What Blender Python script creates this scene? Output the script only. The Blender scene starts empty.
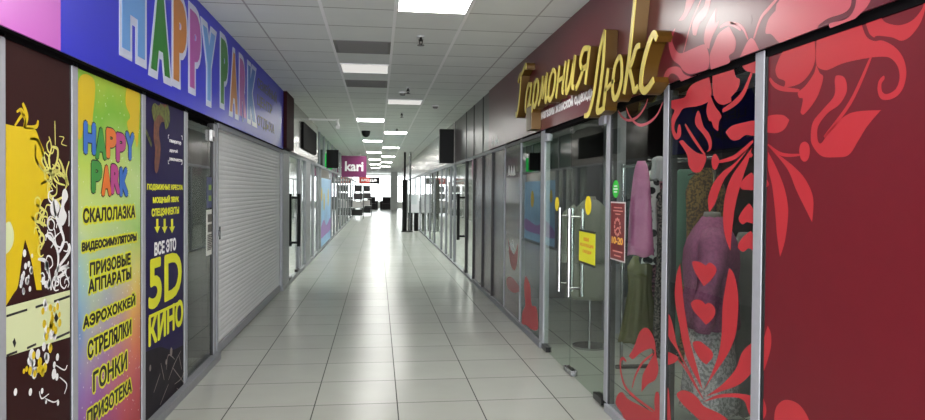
import bpy, bmesh, math, random
from mathutils import Vector, Matrix
from mathutils.geometry import tessellate_polygon

random.seed(7)
S = bpy.context.scene
COL = S.collection
R = math.radians

# ------------------------------------------------------------------ camera
FPX, YAW, PIT, ROL, CAMH, PPY = 673.0, .1250, -.0160, .0083, 1.5698, -7.85
CEIL = CAMH + 1.4889
_m = Matrix.Rotation(-YAW, 3, 'Z') @ Matrix.Rotation(PIT, 3, 'X')
def _rot(v):
    x, y, z = v
    c, s = math.cos(ROL), math.sin(ROL); x, z = c*x - s*z, s*x + c*z
    c, s = math.cos(PIT), math.sin(PIT); y, z = c*y - s*z, s*y + c*z
    c, s = math.cos(YAW), math.sin(YAW); x, y = c*x + s*y, -s*x + c*y
    return Vector((x, y, z))
_r, _f, _u = _rot((1, 0, 0)), _rot((0, 1, 0)), _rot((0, 0, 1))
cam_data = bpy.data.cameras.new('camera')
cam = bpy.data.objects.new('camera', cam_data); COL.objects.link(cam)
cam.matrix_world = Matrix(((_r.x, _u.x, -_f.x, 0), (_r.y, _u.y, -_f.y, 0), (_r.z, _u.z, -_f.z, CAMH), (0, 0, 0, 1)))
cam_data.sensor_fit = 'HORIZONTAL'; cam_data.sensor_width = 36
cam_data.lens = 36 * FPX / 925
cam_data.shift_y = PPY / 925
cam_data.clip_start = .05; cam_data.clip_end = 300
S.camera = cam

# ------------------------------------------------------------------ world and exposure
W = bpy.data.worlds.new('sky'); S.world = W; W.use_nodes = True
_bg = W.node_tree.nodes['Background']
_bg.inputs[0].default_value = (.93, .96, 1, 1); _bg.inputs[1].default_value = 2.6
S.view_settings.view_transform = 'Standard'; S.view_settings.look = 'None'
S.view_settings.exposure = 0.6; S.view_settings.gamma = 1.0; S.view_settings.use_curve_mapping = False
LAMP = 24.0            # radiance of a lit ceiling panel
S.cycles.max_bounces = 14; S.cycles.diffuse_bounces = 8; S.cycles.glossy_bounces = 6; S.cycles.transparent_max_bounces = 24
S.cycles.sample_clamp_indirect = 6
def end_light(name, loc, sx, sz, rx, watts):        # area light at a mall end: far windows, and the added back fill
    l = bpy.data.lights.new(name, 'AREA'); l.shape = 'RECTANGLE'; l.size = sx; l.size_y = sz; l.energy = watts; l.color = (.95, .97, 1)
    o = bpy.data.objects.new(name, l); COL.objects.link(o); o.location = loc; o.rotation_euler = (rx, 0, 0)
end_light('far_daylight', (0, 61.6, 1.75), 16, 2.3, R(-90), 250)
end_light('back_fill', (0, -3.7, 1.55), 7, 2.6, R(90), 850)  # added fill behind the camera to lift the ceiling; the back wall has no window

# ------------------------------------------------------------------ unprojection: a pixel of the 925x420 photograph to a point of a plane
def ray(u, v): return _rot(((u - 462.5) / FPX, 1, -(v - 210 - PPY) / FPX))
def onx(X, u, v):
    d = ray(u, v); t = X / d.x
    return (d.y*t, CAMH + d.z*t)                # (Y, Z)

# ------------------------------------------------------------------ materials
def lin(c):
    c /= 255
    return c/12.92 if c <= .04045 else ((c+.055)/1.055)**2.4
def rgb(r, g, b): return (lin(r), lin(g), lin(b), 1)
def mat(name, col, rough=.5, metal=0, spec=.5, vary=0, scale=6, coat=0, bump=0, bscale=60):
    m = bpy.data.materials.new(name); m.use_nodes = True
    nt = m.node_tree; p = nt.nodes['Principled BSDF']
    c = rgb(*col)
    p.inputs['Roughness'].default_value = rough; p.inputs['Metallic'].default_value = metal
    p.inputs['Specular IOR Level'].default_value = spec; p.inputs['Coat Weight'].default_value = coat
    p.inputs['Coat Roughness'].default_value = .1
    p.inputs['Base Color'].default_value = c
    if vary or bump:
        tc = nt.nodes.new('ShaderNodeTexCoord'); n = nt.nodes.new('ShaderNodeTexNoise')
        nt.links.new(tc.outputs['Object'], n.inputs['Vector'])
        n.inputs['Scale'].default_value = scale; n.inputs['Detail'].default_value = 4
    if vary:
        r = nt.nodes.new('ShaderNodeValToRGB'); nt.links.new(n.outputs['Fac'], r.inputs[0])
        r.color_ramp.elements[0].position = .3; r.color_ramp.elements[1].position = .7
        r.color_ramp.elements[0].color = tuple(x*(1-vary) for x in c[:3]) + (1,)
        r.color_ramp.elements[1].color = tuple(min(1, x*(1+vary)) for x in c[:3]) + (1,)
        nt.links.new(r.outputs[0], p.inputs['Base Color'])
    if bump:
        b = nt.nodes.new('ShaderNodeBump'); b.inputs['Strength'].default_value = bump
        n2 = nt.nodes.new('ShaderNodeTexNoise'); n2.inputs['Scale'].default_value = bscale
        nt.links.new(tc.outputs['Object'], n2.inputs['Vector'])
        nt.links.new(n2.outputs['Fac'], b.inputs['Height']); nt.links.new(b.outputs[0], p.inputs['Normal'])
    return m
def emit(name, col, k):
    m = bpy.data.materials.new(name); m.use_nodes = True; nt = m.node_tree
    nt.nodes.remove(nt.nodes['Principled BSDF'])
    e = nt.nodes.new('ShaderNodeEmission'); e.inputs[0].default_value = rgb(*col); e.inputs[1].default_value = k
    nt.links.new(e.outputs[0], nt.nodes['Material Output'].inputs[0]); return m
def glass(name, tint=(246, 249, 247), ior=1.5, rough=0.0):
    m = bpy.data.materials.new(name); m.use_nodes = True; nt = m.node_tree; N = nt.nodes.new; L = nt.links.new
    nt.nodes.remove(nt.nodes['Principled BSDF'])
    t = N('ShaderNodeBsdfTransparent'); t.inputs[0].default_value = rgb(*tint)
    g = N('ShaderNodeBsdfGlossy'); g.inputs['Roughness'].default_value = rough
    f = N('ShaderNodeFresnel'); f.inputs[0].default_value = ior
    geo = N('ShaderNodeNewGeometry'); s = N('ShaderNodeMath'); s.operation = 'SUBTRACT'; s.inputs[0].default_value = 1
    L(geo.outputs['Backfacing'], s.inputs[1])
    mu = N('ShaderNodeMath'); mu.operation = 'MULTIPLY'; L(f.outputs[0], mu.inputs[0]); L(s.outputs[0], mu.inputs[1])
    x = N('ShaderNodeMixShader'); L(mu.outputs[0], x.inputs[0]); L(t.outputs[0], x.inputs[1]); L(g.outputs[0], x.inputs[2])
    L(x.outputs[0], nt.nodes['Material Output'].inputs[0]); return m
def grid_mat(name, col, line, ox, oy, w, rough, spec=.5, colvar=.06, bumpy=.0, line_x=None, wx=None):
    """600 mm tiles with joints, in world metres"""
    m = bpy.data.materials.new(name); m.use_nodes = True; nt = m.node_tree; N = nt.nodes.new; L = nt.links.new
    p = nt.nodes['Principled BSDF']
    geo = N('ShaderNodeNewGeometry'); sep = N('ShaderNodeSeparateXYZ'); L(geo.outputs['Position'], sep.inputs[0])
    def M(op, a, b=None):
        n = N('ShaderNodeMath'); n.operation = op
        for i, v in enumerate((a, b)):
            if v is None: continue
            if isinstance(v, (int, float)): n.inputs[i].default_value = v
            else: L(v, n.inputs[i])
        return n.outputs[0]
    cell = []; masks = []
    for i, o in ((0, ox), (1, oy)):
        q = M('DIVIDE', M('SUBTRACT', sep.outputs[i], o), .6)
        cell.append(M('FLOOR', q)); fr = M('FRACT', q)
        ww = (wx if i == 0 and wx else w)
        masks.append(M('GREATER_THAN', M('ABSOLUTE', M('SUBTRACT', fr, .5)), .5 - ww/1.2))
    cb = N('ShaderNodeCombineXYZ'); L(cell[0], cb.inputs[0]); L(cell[1], cb.inputs[1])
    wn = N('ShaderNodeTexWhiteNoise'); L(cb.outputs[0], wn.inputs['Vector'])
    ns = N('ShaderNodeTexNoise'); ns.inputs['Scale'].default_value = 3; ns.inputs['Detail'].default_value = 5
    L(geo.outputs['Position'], ns.inputs['Vector'])
    fac = M('MULTIPLY_ADD', wn.outputs['Value'], colvar)
    fac.node.inputs[2].default_value = 1 - colvar/2
    fac2 = M('MULTIPLY', fac, M('ADD', M('MULTIPLY', ns.outputs['Fac'], .12), .94))
    mixv = N('ShaderNodeVectorMath'); mixv.operation = 'SCALE'; mixv.inputs[0].default_value = rgb(*col)[:3]; L(fac2, mixv.inputs['Scale'])
    mx = N('ShaderNodeMix'); mx.data_type = 'RGBA'; L(masks[1], mx.inputs[0]); L(mixv.outputs[0], mx.inputs[6]); mx.inputs[7].default_value = rgb(*line)
    mx2 = N('ShaderNodeMix'); mx2.data_type = 'RGBA'; L(masks[0], mx2.inputs[0]); L(mx.outputs[2], mx2.inputs[6]); mx2.inputs[7].default_value = rgb(*(line_x or line))
    L(mx2.outputs[2], p.inputs['Base Color'])
    p.inputs['Specular IOR Level'].default_value = spec
    anym = M('MAXIMUM', masks[0], masks[1])
    L(M('MULTIPLY_ADD', anym, .4), p.inputs['Roughness']); p.inputs['Roughness'].links[0].from_node.inputs[2].default_value = rough
    b = N('ShaderNodeBump'); b.inputs['Strength'].default_value = .15; b.inputs['Distance'].default_value = .004
    h = M('SUBTRACT', M('MULTIPLY', ns.outputs['Fac'], bumpy), anym); L(h, b.inputs['Height']); L(b.outputs[0], p.inputs['Normal'])
    return m

MAT = dict(
    floor=grid_mat('floor_tile', (176, 178, 171), (52, 51, 48), -1.0495, 4.979, .008, .24, .25, .08),
    ceil=grid_mat('ceiling_tile', (218, 221, 218), (128, 127, 124), -.4666, 5.6, .014, .85, .2, .05, line_x=(170, 170, 168), wx=.016),
    plaster=mat('painted_wall', (196, 194, 190), .7, vary=.04),
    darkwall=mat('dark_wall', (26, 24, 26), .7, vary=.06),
    alu=mat('brushed_aluminium', (140, 142, 146), .5, .3, vary=.05, scale=30),
    alulight=mat('pale_aluminium', (158, 160, 166), .6, .05, vary=.04, scale=30),
    black=mat('black_plastic', (10, 10, 11), .55, spec=.25),
    gasket=mat('black_gasket', (14, 14, 15), .5),
    chrome=mat('chrome', (150, 150, 152), .25, 1.0),
    darkmetal=mat('dark_patch_fitting', (38, 38, 38), .35, .6),
    glass=glass('clear_glass'), glassdark=glass('shop_glass', (242, 247, 244), 1.5),
    glassgrey=glass('grey_glass', (190, 198, 196), 2.1),
    glassdoor=glass('door_glass', (238, 245, 240), 1.75),
    glassfar=glass('far_shop_glass', (236, 242, 240), 1.6),
    blue=mat('blue_sign_film', (44, 46, 205), .36, spec=.4),
    pink=mat('pink_sign_film', (208, 110, 205), .25, spec=.6),
    maroon=mat('maroon_film', (94, 26, 40), .29, spec=.6, vary=.03, scale=14),
    maroonpanel=mat('maroon_panel_film', (106, 25, 36), .42, spec=.22, vary=.03, scale=14),
    maroondark=mat('dark_maroon_trim', (46, 10, 18), .75, spec=.15),
    vinyl=mat('red_vinyl', (180, 44, 52), .42, spec=.35, vary=.02),
    vinylup=mat('rose_vinyl', (188, 78, 90), .29, spec=.7, vary=.02),
    gold=mat('gold_face', (214, 196, 96), .35, .1), goldside=mat('gold_return', (92, 64, 18), .36, .3),
    white=mat('white_vinyl', (236, 236, 236), .5), paper=mat('white_paper', (226, 226, 220), .7),
    soffit=mat('near_black', (9, 7, 9), .8, spec=.1),  # near-black for the shaded gap under the fascias, also the raised sign
    brown=mat('dark_brown_film', (52, 24, 24), .55, spec=.1, vary=.06),
    yellow=mat('yellow_print', (222, 192, 14), .45), paleyellow=mat('pale_yellow_print', (226, 220, 120), .5),
    palegreen=mat('pale_green_print', (218, 226, 176), .5),
    navy=mat('navy_print', (32, 22, 72), .5, spec=.12, vary=.15),
    citron=mat('citron_print', (226, 228, 40), .5), ink=mat('black_ink', (22, 20, 24), .5),
    shutter=mat('shutter_slat', (232, 234, 236), .5, .0, vary=.02, scale=20),
    silver=mat('silver_fascia', (178, 174, 170), .2, .35, vary=.04),
    greypanel=mat('plum_grey_panel', (58, 40, 47), .25, spec=.35, vary=.05),
    greyupper=mat('grey_upper_panel', (84, 78, 80), .3, spec=.4, vary=.05),
    magenta=mat('magenta_sign', (112, 22, 84), .4),
    lamp=emit('lit_panel', (255, 253, 248), LAMP), lampdim=emit('dim_panel', (255, 252, 246), .5),
    vent=mat('grey_vent', (112, 110, 108), .7),
    steel=mat('painted_steel', (205, 206, 208), .35, .3),
)
H_LET = {k: mat(k+'_letter', c, .35) for k, c in dict(skyblue=(104, 160, 226), green=(30, 122, 34), orange=(196, 126, 58), violet=(178, 82, 172), red=(196, 60, 70), leaf=(60, 150, 60), amber=(230, 120, 40), rose=(190, 60, 140), cobalt=(50, 110, 200)).items()}
H_LET['outline'] = mat('letter_outline', (206, 212, 236), .35)

# ------------------------------------------------------------------ objects
def wloc(o):
    v = Vector((0, 0, 0))
    while o: v += o.location; o = o.parent
    return v
def tag(o, label=None, cat=None, group=None, kind=None):
    for k, v in (('label', label), ('category', cat), ('group', group), ('kind', kind)):
        if v: o[k] = v
    return o
def empty(name, loc, label, cat, group=None):
    o = bpy.data.objects.new(name, None); COL.objects.link(o); o.location = loc; o.empty_display_size = .1
    return tag(o, label, cat, group)
def link(name, bm, m, parent=None, smooth=False):
    me = bpy.data.meshes.new(name)
    if parent is not None: org = wloc(parent)
    else:
        lo = [min(v.co[i] for v in bm.verts) for i in range(3)]; hi = [max(v.co[i] for v in bm.verts) for i in range(3)]
        org = Vector(((lo[0]+hi[0])/2, (lo[1]+hi[1])/2, lo[2]))
    for v in bm.verts: v.co -= org
    bmesh.ops.recalc_face_normals(bm, faces=bm.faces[:])
    if smooth:
        for f in bm.faces: f.smooth = True
    bm.to_mesh(me); bm.free()
    if isinstance(m, (list, tuple)):
        for k in m: me.materials.append(k)
    else: me.materials.append(m)
    o = bpy.data.objects.new(name, me); COL.objects.link(o)
    if parent is not None: o.parent = parent
    else: o.location = org
    return o
def struct(name, bm, m, parent=None):
    o = link(name, bm, m, parent)
    if parent is None: o['kind'] = 'structure'
    return o
def box(bm, x0, x1, y0, y1, z0, z1, bev=0):
    vs = [bm.verts.new((x, y, z)) for x in (x0, x1) for y in (y0, y1) for z in (z0, z1)]
    fs = [bm.faces.new([vs[i] for i in q]) for q in ((0, 1, 3, 2), (4, 6, 7, 5), (0, 4, 5, 1), (2, 3, 7, 6), (0, 2, 6, 4), (1, 5, 7, 3))]
    if bev:
        es = list({e for f in fs for e in f.edges})
        bmesh.ops.bevel(bm, geom=es, offset=bev, segments=2, affect='EDGES', profile=.6)
    return bm
def B(*a, bev=0): return box(bmesh.new(), *a, bev=bev)
def tube(bm, pts, r, n=10, cap=True):
    pts = [Vector(p) for p in pts]; rs = r if isinstance(r, (list, tuple)) else [r]*len(pts)
    rings = []
    for i, p in enumerate(pts):
        t = (pts[min(i+1, len(pts)-1)] - pts[max(i-1, 0)]).normalized()
        a = t.cross(Vector((0, 0, 1)))
        if a.length < 1e-3: a = t.cross(Vector((1, 0, 0)))
        a.normalize(); b = t.cross(a)
        rings.append([bm.verts.new(p + rs[i]*(math.cos(2*math.pi*k/n)*a + math.sin(2*math.pi*k/n)*b)) for k in range(n)])
    for A, C in zip(rings, rings[1:]):
        for k in range(n): bm.faces.new((A[k], A[(k+1) % n], C[(k+1) % n], C[k]))
    if cap: bm.faces.new(rings[0][::-1]); bm.faces.new(rings[-1])
    return bm
def T(pts, r, n=10): return tube(bmesh.new(), pts, r, n)
def loft(bm, rings, cap=True):
    rr = [[bm.verts.new(p) for p in ring] for ring in rings]; n = len(rr[0])
    for A, C in zip(rr, rr[1:]):
        for k in range(n): bm.faces.new((A[k], A[(k+1) % n], C[(k+1) % n], C[k]))
    if cap: bm.faces.new(rr[0][::-1]); bm.faces.new(rr[-1])
    return bm
def cm(pts, closed, sub=5):
    """Catmull-Rom through 2D points; a third item 1 keeps a corner sharp"""
    n = len(pts); out = []
    for i in range(n if closed else n-1):
        g = lambda j: pts[j % n] if closed else pts[max(0, min(n-1, j))]
        p0, p1, p2, p3 = g(i-1), g(i), g(i+1), g(i+2)
        if len(p1) > 2: p0 = p1
        if len(p2) > 2: p3 = p2
        for k in range(sub):
            t = k/sub
            out.append(tuple(.5*(2*p1[c] + (p2[c]-p0[c])*t + (2*p0[c]-5*p1[c]+4*p2[c]-p3[c])*t*t + (3*p1[c]-p0[c]-3*p2[c]+p3[c])*t**3) for c in (0, 1)))
    if not closed: out.append(tuple(pts[-1][:2]))
    return out
def extr(bm, poly, X, th):
    """flat plate with outline poly (Y, Z) from X to X+th"""
    q = []
    for p in poly:
        if not q or math.hypot(p[0]-q[-1][0], p[1]-q[-1][1]) > 1e-5: q.append(p)
    if math.hypot(q[0][0]-q[-1][0], q[0][1]-q[-1][1]) < 1e-5: q.pop()
    n = len(q)
    if n < 3: return
    a = [bm.verts.new((X, y, z)) for y, z in q]; b = [bm.verts.new((X+th, y, z)) for y, z in q]
    for k in range(n): bm.faces.new((a[k], a[(k+1) % n], b[(k+1) % n], b[k]))
    for i, j, k in tessellate_polygon([[Vector((y, z, 0)) for y, z in q]]):
        for c in (a, b):
            try: bm.faces.new((c[i], c[j], c[k]))
            except ValueError: pass
def plate(bm, X, th, pts, sub=5): extr(bm, cm([onx(X, *p[:2]) + tuple(p[2:]) for p in pts], True, sub), X, th)
def ribbon(bm, X, th, pts, w, taper=.35, px=True, sub=6):
    q = cm([onx(X, *p[:2]) if px else p for p in pts], False, sub); n = len(q)
    L_, R_ = [], []
    for i, p in enumerate(q):
        a, b = q[max(0, i-1)], q[min(n-1, i+1)]; d = math.hypot(b[0]-a[0], b[1]-a[1]) or 1
        ny, nz = -(b[1]-a[1])/d, (b[0]-a[0])/d
        k = w/2*(taper + (1-taper)*math.sin(math.pi*(i+.5)/n)**.6)
        L_.append((p[0]+ny*k, p[1]+nz*k)); R_.append((p[0]-ny*k, p[1]-nz*k))
    for i in range(n-1): pass
    va = [[bm.verts.new((x, y, z)) for x in (X, X+th)] for (y, z) in L_]; vb = [[bm.verts.new((x, y, z)) for x in (X, X+th)] for (y, z) in R_]
    for i in range(n-1):
        bm.faces.new((va[i][0], va[i+1][0], vb[i+1][0], vb[i][0])); bm.faces.new((va[i][1], vb[i][1], vb[i+1][1], va[i+1][1]))
        bm.faces.new((va[i][0], va[i][1], va[i+1][1], va[i+1][0])); bm.faces.new((vb[i][0], vb[i+1][0], vb[i+1][1], vb[i][1]))
    for e in (0, n-1): bm.faces.new((va[e][0], vb[e][0], vb[e][1], va[e][1]))
def cz(s, crop, pts):
    """zoom-crop coordinates to pixels: crop = (x0, y0)"""
    return [(p[0]/s+crop[0], p[1]/s+crop[1]) + tuple(p[2:]) for p in pts]
def disc(bm, X, th, cy, cz_, ry, rz, n=20): extr(bm, [(cy+ry*math.cos(2*math.pi*k/n), cz_+rz*math.sin(2*math.pi*k/n)) for k in range(n)], X, th)

_tc = {}
def text_geo(s, bold=0.0, shear=0.0):
    key = (s, bold, shear)
    if key not in _tc:
        cu = bpy.data.curves.new('t', 'FONT'); cu.body = s; cu.offset = bold; cu.shear = shear; cu.resolution_u = 4
        cu.fill_mode = 'FRONT'
        ob = bpy.data.objects.new('t', cu); COL.objects.link(ob)
        dg = bpy.context.evaluated_depsgraph_get(); me = bpy.data.meshes.new_from_object(ob.evaluated_get(dg))
        _tc[key] = ([v.co.copy() for v in me.vertices], [tuple(p.vertices) for p in me.polygons])
        bpy.data.objects.remove(ob); bpy.data.curves.remove(cu); bpy.data.meshes.remove(me)
    return _tc[key]
def text_fit(bm, s, X, th, y0, y1, z0, z1, bold=0.0, shear=0.0, ref=None, dil=0.0, nd=6):
    """s inside y0..y1 (reading direction) and z0..z1 on the plane X; ref: fit box taken from the same text at that boldness"""
    vs, fs = text_geo(s, bold, shear); rv = text_geo(s, ref, shear)[0] if ref is not None else vs
    x_0, x_1 = min(v.x for v in rv), max(v.x for v in rv); h0, h1 = min(v.y for v in rv), max(v.y for v in rv)
    fl = []
    sh = [(0, 0)] + ([(dil*math.cos(2*math.pi*k/nd), dil*math.sin(2*math.pi*k/nd)) for k in range(nd)] if dil else [])
    for ii, (sy, sz) in enumerate(sh):           # a heavier weight: the letters widened by their stroke
        nv = []
        for v in vs:
            a, b = (v.x-x_0)/(x_1-x_0), (v.y-h0)/(h1-h0)
            nv.append(bm.verts.new((X+ii*4e-5, y0+(y1-y0)*a+sy, z0+(z1-z0)*b+sz)))
        for f in fs:
            try: fl.append(bm.faces.new([nv[i] for i in f]))
            except ValueError: pass
    if th:
        r = bmesh.ops.extrude_face_region(bm, geom=fl)
        for v in r['geom']:
            if isinstance(v, bmesh.types.BMVert): v.co.x += th
def text_px(bm, s, X, th, uL, vt, vb, uR, bold=0.0, **k):
    y0, z1 = onx(X, uL, vt); _, z0 = onx(X, uL, vb); y1, _ = onx(X, uR, vt)
    text_fit(bm, s, X, th, y0, y1, z0, z1, bold, **k)

# ================================================================== SETTING
XL, XR = -1.48, 1.65                 # planes of the two shopfronts
FL, FR = -1.42, 1.62                 # planes of the fascias
ZF = 2.187                             # underside of the fascias
struct('floor', B(-9, 9, -4, 64, -.12, 0), MAT['floor'])
struct('ceiling', B(-9, 9, -4, 64, CEIL, CEIL+.15), MAT['ceil'])
struct('wall_back', B(-9, 9, -4.2, -4, 0, CEIL), MAT['plaster'])
struct('wall_far_left', B(-9.2, -9, 46, 64, 0, CEIL), MAT['plaster'])
struct('wall_far_right', B(9, 9.2, 46, 64, 0, CEIL), MAT['plaster'])
# behind the left shopfront
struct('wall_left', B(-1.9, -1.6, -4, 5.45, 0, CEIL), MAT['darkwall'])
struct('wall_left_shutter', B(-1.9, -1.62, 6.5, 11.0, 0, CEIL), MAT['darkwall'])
struct('wall_left_room', B(-4.2, -4.0, 5.3, 46, 0, CEIL), MAT['plaster'])
struct('wall_left_partition', B(-4.0, -1.9, 11.0, 11.2, 0, CEIL), MAT['plaster'])
struct('wall_left_end', B(-9, -1.5, 46, 46.2, 0, CEIL), MAT['plaster'])
struct('wall_left_side', B(-4.0, -1.9, 5.1, 5.3, 0, CEIL), MAT['darkwall'])
# behind the right shopfront
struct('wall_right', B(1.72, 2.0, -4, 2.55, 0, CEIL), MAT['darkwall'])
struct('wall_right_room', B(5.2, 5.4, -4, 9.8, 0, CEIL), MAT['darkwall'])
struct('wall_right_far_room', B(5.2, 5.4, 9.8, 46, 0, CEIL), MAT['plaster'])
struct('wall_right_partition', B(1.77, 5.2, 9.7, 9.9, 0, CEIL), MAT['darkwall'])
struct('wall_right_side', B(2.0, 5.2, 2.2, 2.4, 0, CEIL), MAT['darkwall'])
struct('wall_right_end', B(1.7, 9, 46, 46.2, 0, CEIL), MAT['plaster'])
struct('wall_right_pillar', B(2.54, 2.73, 7.2, 7.4, 0, CEIL), MAT['alulight'])

ntrim = [0]
def trim(bm, m):
    ntrim[0] += 1; return struct('trim_%d' % ntrim[0], bm, m)
for x in (-.4666, .1334, .7334): trim(B(x-.014, x+.014, -4, 60, CEIL-.005, CEIL+.001), MAT['white'])
# left shopfront: sill, mullions, soffit
struct('baseboard_left', B(-1.52, -1.43, 1, 6.43, 0, .065, bev=.004), MAT['alu'])
struct('baseboard_left_far', B(-1.52, -1.45, 10.7, 46, 0, .05), MAT['alu'])
for a, b in ((2.55, 2.895), (3.485, 3.548), (4.462, 4.528), (5.40, 5.488), (6.335, 6.432)):
    trim(B(-1.535, -1.474, a, b, .065, ZF, bev=.004), MAT['alulight'])
    trim(B(-1.53, -1.480, a-.018, a, .065, ZF), MAT['gasket'])
trim(B(-1.6, FL-.012, .5, 11.3, ZF+.004, ZF+.02), MAT['soffit'])
trim(B(-1.56, -1.474, 1, 6.43, 2.165, ZF+.004), MAT['soffit'])  # black strip standing for the fascia's shadow above the posters
# right shopfront
struct('baseboard_right', B(1.62, 1.70, .5, 4.65, 0, .055, bev=.004), MAT['alulight'])
struct('baseboard_right_mid', B(1.62, 1.70, 6.6, 11.5, 0, .06, bev=.004), MAT['alu'])
struct('baseboard_right_far', B(1.62, 1.70, 11.5, 46, 0, .04), MAT['alu'])
for a, b, m in ((2.715, 2.782, 'alulight'), (3.672, 3.738, 'alulight'), (4.648, 4.722, 'alulight'), (6.545, 6.70, 'alulight'), (7.66, 7.70, 'alulight'), (8.655, 8.69, 'alulight')):
    trim(B(1.64, 1.70, a, b, .055, ZF, bev=.004), MAT[m])
    if b < 5: trim(B(1.645, 1.69, a-.02, a, .055, ZF), MAT['gasket'])
trim(B(FR+.012, 1.75, .5, 9.85, ZF+.004, ZF+.02), MAT['soffit'])
trim(B(1.645, 1.75, .5, 6.6, 2.155, ZF+.004), MAT['soffit'])  # black strip, shade of the gap under the right fascia put in its colour
trim(B(1.632, 1.75, 8.69, 14.5, ZF-.05, ZF-.012), MAT['alulight'])
trim(B(1.638, 1.75, 6.70, 8.655, ZF-.05, ZF-.012), MAT['gasket'])
# far shopfronts, posts of the left side
for a, b, m in ((10.72, 11.45, 'alu'), (13.0, 13.25, 'alulight'), (14.05, 15.0, 'alu'), (15.8, 15.9, 'alu'), (17.0, 17.08, 'alu'), (17.72, 17.78, 'alu'), (21.75, 21.9, 'alu'), (23.4, 23.5, 'alu'), (25.2, 25.3, 'alu'), (27.1, 27.2, 'alu'), (29.2, 29.3, 'alu'), (31.5, 31.6, 'alu'), (34, 34.1, 'alu'), (37, 37.1, 'alu'), (40.5, 40.6, 'alu'), (44, 44.1, 'alu')):
    trim(B(-1.55, -1.46, a, b, .05, 2.16, bev=.004), MAT[m])
for a, b in ((11.45, 11.5), (14.62, 14.7), (12.5, 12.56), (9.58, 9.61), (10.48, 10.51), (11.49, 11.53), (14.45, 14.55), (15.2, 15.25), (16.3, 16.35), (17.5, 17.56), (19.7, 19.76), (21.4, 21.46), (23.6, 23.66), (26.5, 26.56), (30, 30.07), (34, 34.07), (38, 38.07), (42, 42.07)):
    if b < 12.4 and b > 11.6 or (a, b) in ((11.45, 11.5), (14.62, 14.7)): continue
    trim(B(1.625, 1.69, a, b, .04, ZF-.05), MAT['alu' if a > 14 else 'gasket'])
trim(B(-1.56, -1.44, 10.72, 46, 2.16, ZF+.02), MAT['alulight'])
trim(B(1.62, 1.72, 14.5, 46, ZF-.05, ZF+.02), MAT['alulight'])

# ---- windows (panes) of the right shopfront, with their vinyl
nwin = [0]
def window(X0, X1, y0, y1, z0, z1, m):
    nwin[0] += 1; return struct('window_%d' % nwin[0], B(X0, X1, y0, y1, z0, z1), m)
PV = XR - .0009                       # vinyl stands just off the pane
def vinyl(parent, name, m, shapes, ribs=(), X=PV, th=.0006):
    bm = bmesh.new()
    for s in shapes: plate(bm, X, th, s)
    for pts, w in ribs: ribbon(bm, X, th, pts, w)
    return link(name, bm, m, parent)
V = MAT['vinyl']
# window 1: pane beside the maroon panel (mannequin behind it)
w1 = window(XR, XR+.012, 2.782, 3.672, .055, 2.154, MAT['glassdark'])
A4 = (660, 50); s4 = 4.2
vinyl(w1, 'flower_decal', V, [
    cz(s4, A4, [(40,215),(100,200),(115,172),(138,143),(206,112,1),(213,150),(216,180),(204,215),(160,235),(100,245),(80,272),(64,300),(60,330),(70,352),(75,325),(82,312),(88,335),(85,365),(66,376),(50,345),(48,290),(60,255),(44,240)]),
    cz(s4, A4, [(220,108,1),(310,82,1),(318,112),(335,125),(326,165),(297,198,1),(300,218,1),(262,230),(236,215),(222,180)]),
    cz(s4, A4, [(213,193,1),(200,225),(195,260),(205,295),(216,300),(225,325),(243,340,1),(248,300),(258,280),(250,262),(240,250),(225,225)]),
    cz(s4, A4, [(345,68,1),(403,46,1),(406,95),(375,92),(358,84)])],
    [(cz(s4, A4, [(385,95),(350,180),(310,225),(262,256)]), .03)])
vinyl(w1, 'leaf_decal', V, [
    cz(s4, A4, [(158,256),(147,290),(152,320),(178,350),(200,385),(205,412),(196,428),(213,418),(217,385),(205,350),(185,325),(176,300),(167,265)]),
    cz(3.5, (660,130), [(66,40,1),(80,36),(98,55),(130,80),(160,90),(156,120),(140,146),(115,146),(100,122),(94,85)]),
    cz(s4, A4, [(275,345,1),(300,320),(350,305),(405,300),(405,357),(360,357),(330,377),(300,377)]),
    cz(3.5, (660,130), [(193,84),(204,98),(206,115),(196,137),(186,135),(180,115),(183,95)])],
    [(cz(3.5, (660,130), [(88,-20),(102,5),(130,48),(158,88)]), .02), (cz(3.5, (660,130), [(203,112),(255,98),(290,72),(326,38)]), .022)])
vinyl(w1, 'petal_decal', V, [
    cz(3.5, (660,130), [(312,62,1),(262,115),(215,150),(185,190),(168,240),(172,288,1),(192,258),(207,215),(228,168),(262,128)]),
    cz(3.5, (660,130), [(322,62,1),(287,110),(247,170),(226,240),(221,320),(230,380),(246,422,1),(252,350),(264,260),(287,175),(310,105)]),
    cz(3.5, (660,130), [(318,78,1),(326,88,1),(318,98,1),(311,88,1)])])
vinyl(w1, 'heart_decal', V, [
    cz(3.5, (660,130), [(280,192),(298,165),(320,148,1),(330,165),(330,207),(305,209),(288,207)]),
    cz(3.5, (660,130), [(275,310),(290,280),(312,256,1),(330,285),(330,326),(305,322),(288,330)]),
    cz(3.5, (660,130), [(272,408),(290,375),(318,353,1),(330,375),(331,420),(310,414),(290,426)]),
    cz(s4, (660,240), [(135,95),(150,88),(175,97),(192,108,1),(210,95),(232,112),(235,135),(212,170),(184,194,1),(165,165),(145,130)]),
    cz(s4, (660,240), [(130,265),(150,250),(175,255),(190,271,1),(208,264),(230,287),(228,318),(208,344),(192,356,1),(165,325),(140,295)]),
    cz(s4, (660,320), [(138,95),(165,89),(186,102,1),(215,128),(221,155),(195,187,1),(175,172),(150,135)])])
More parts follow.
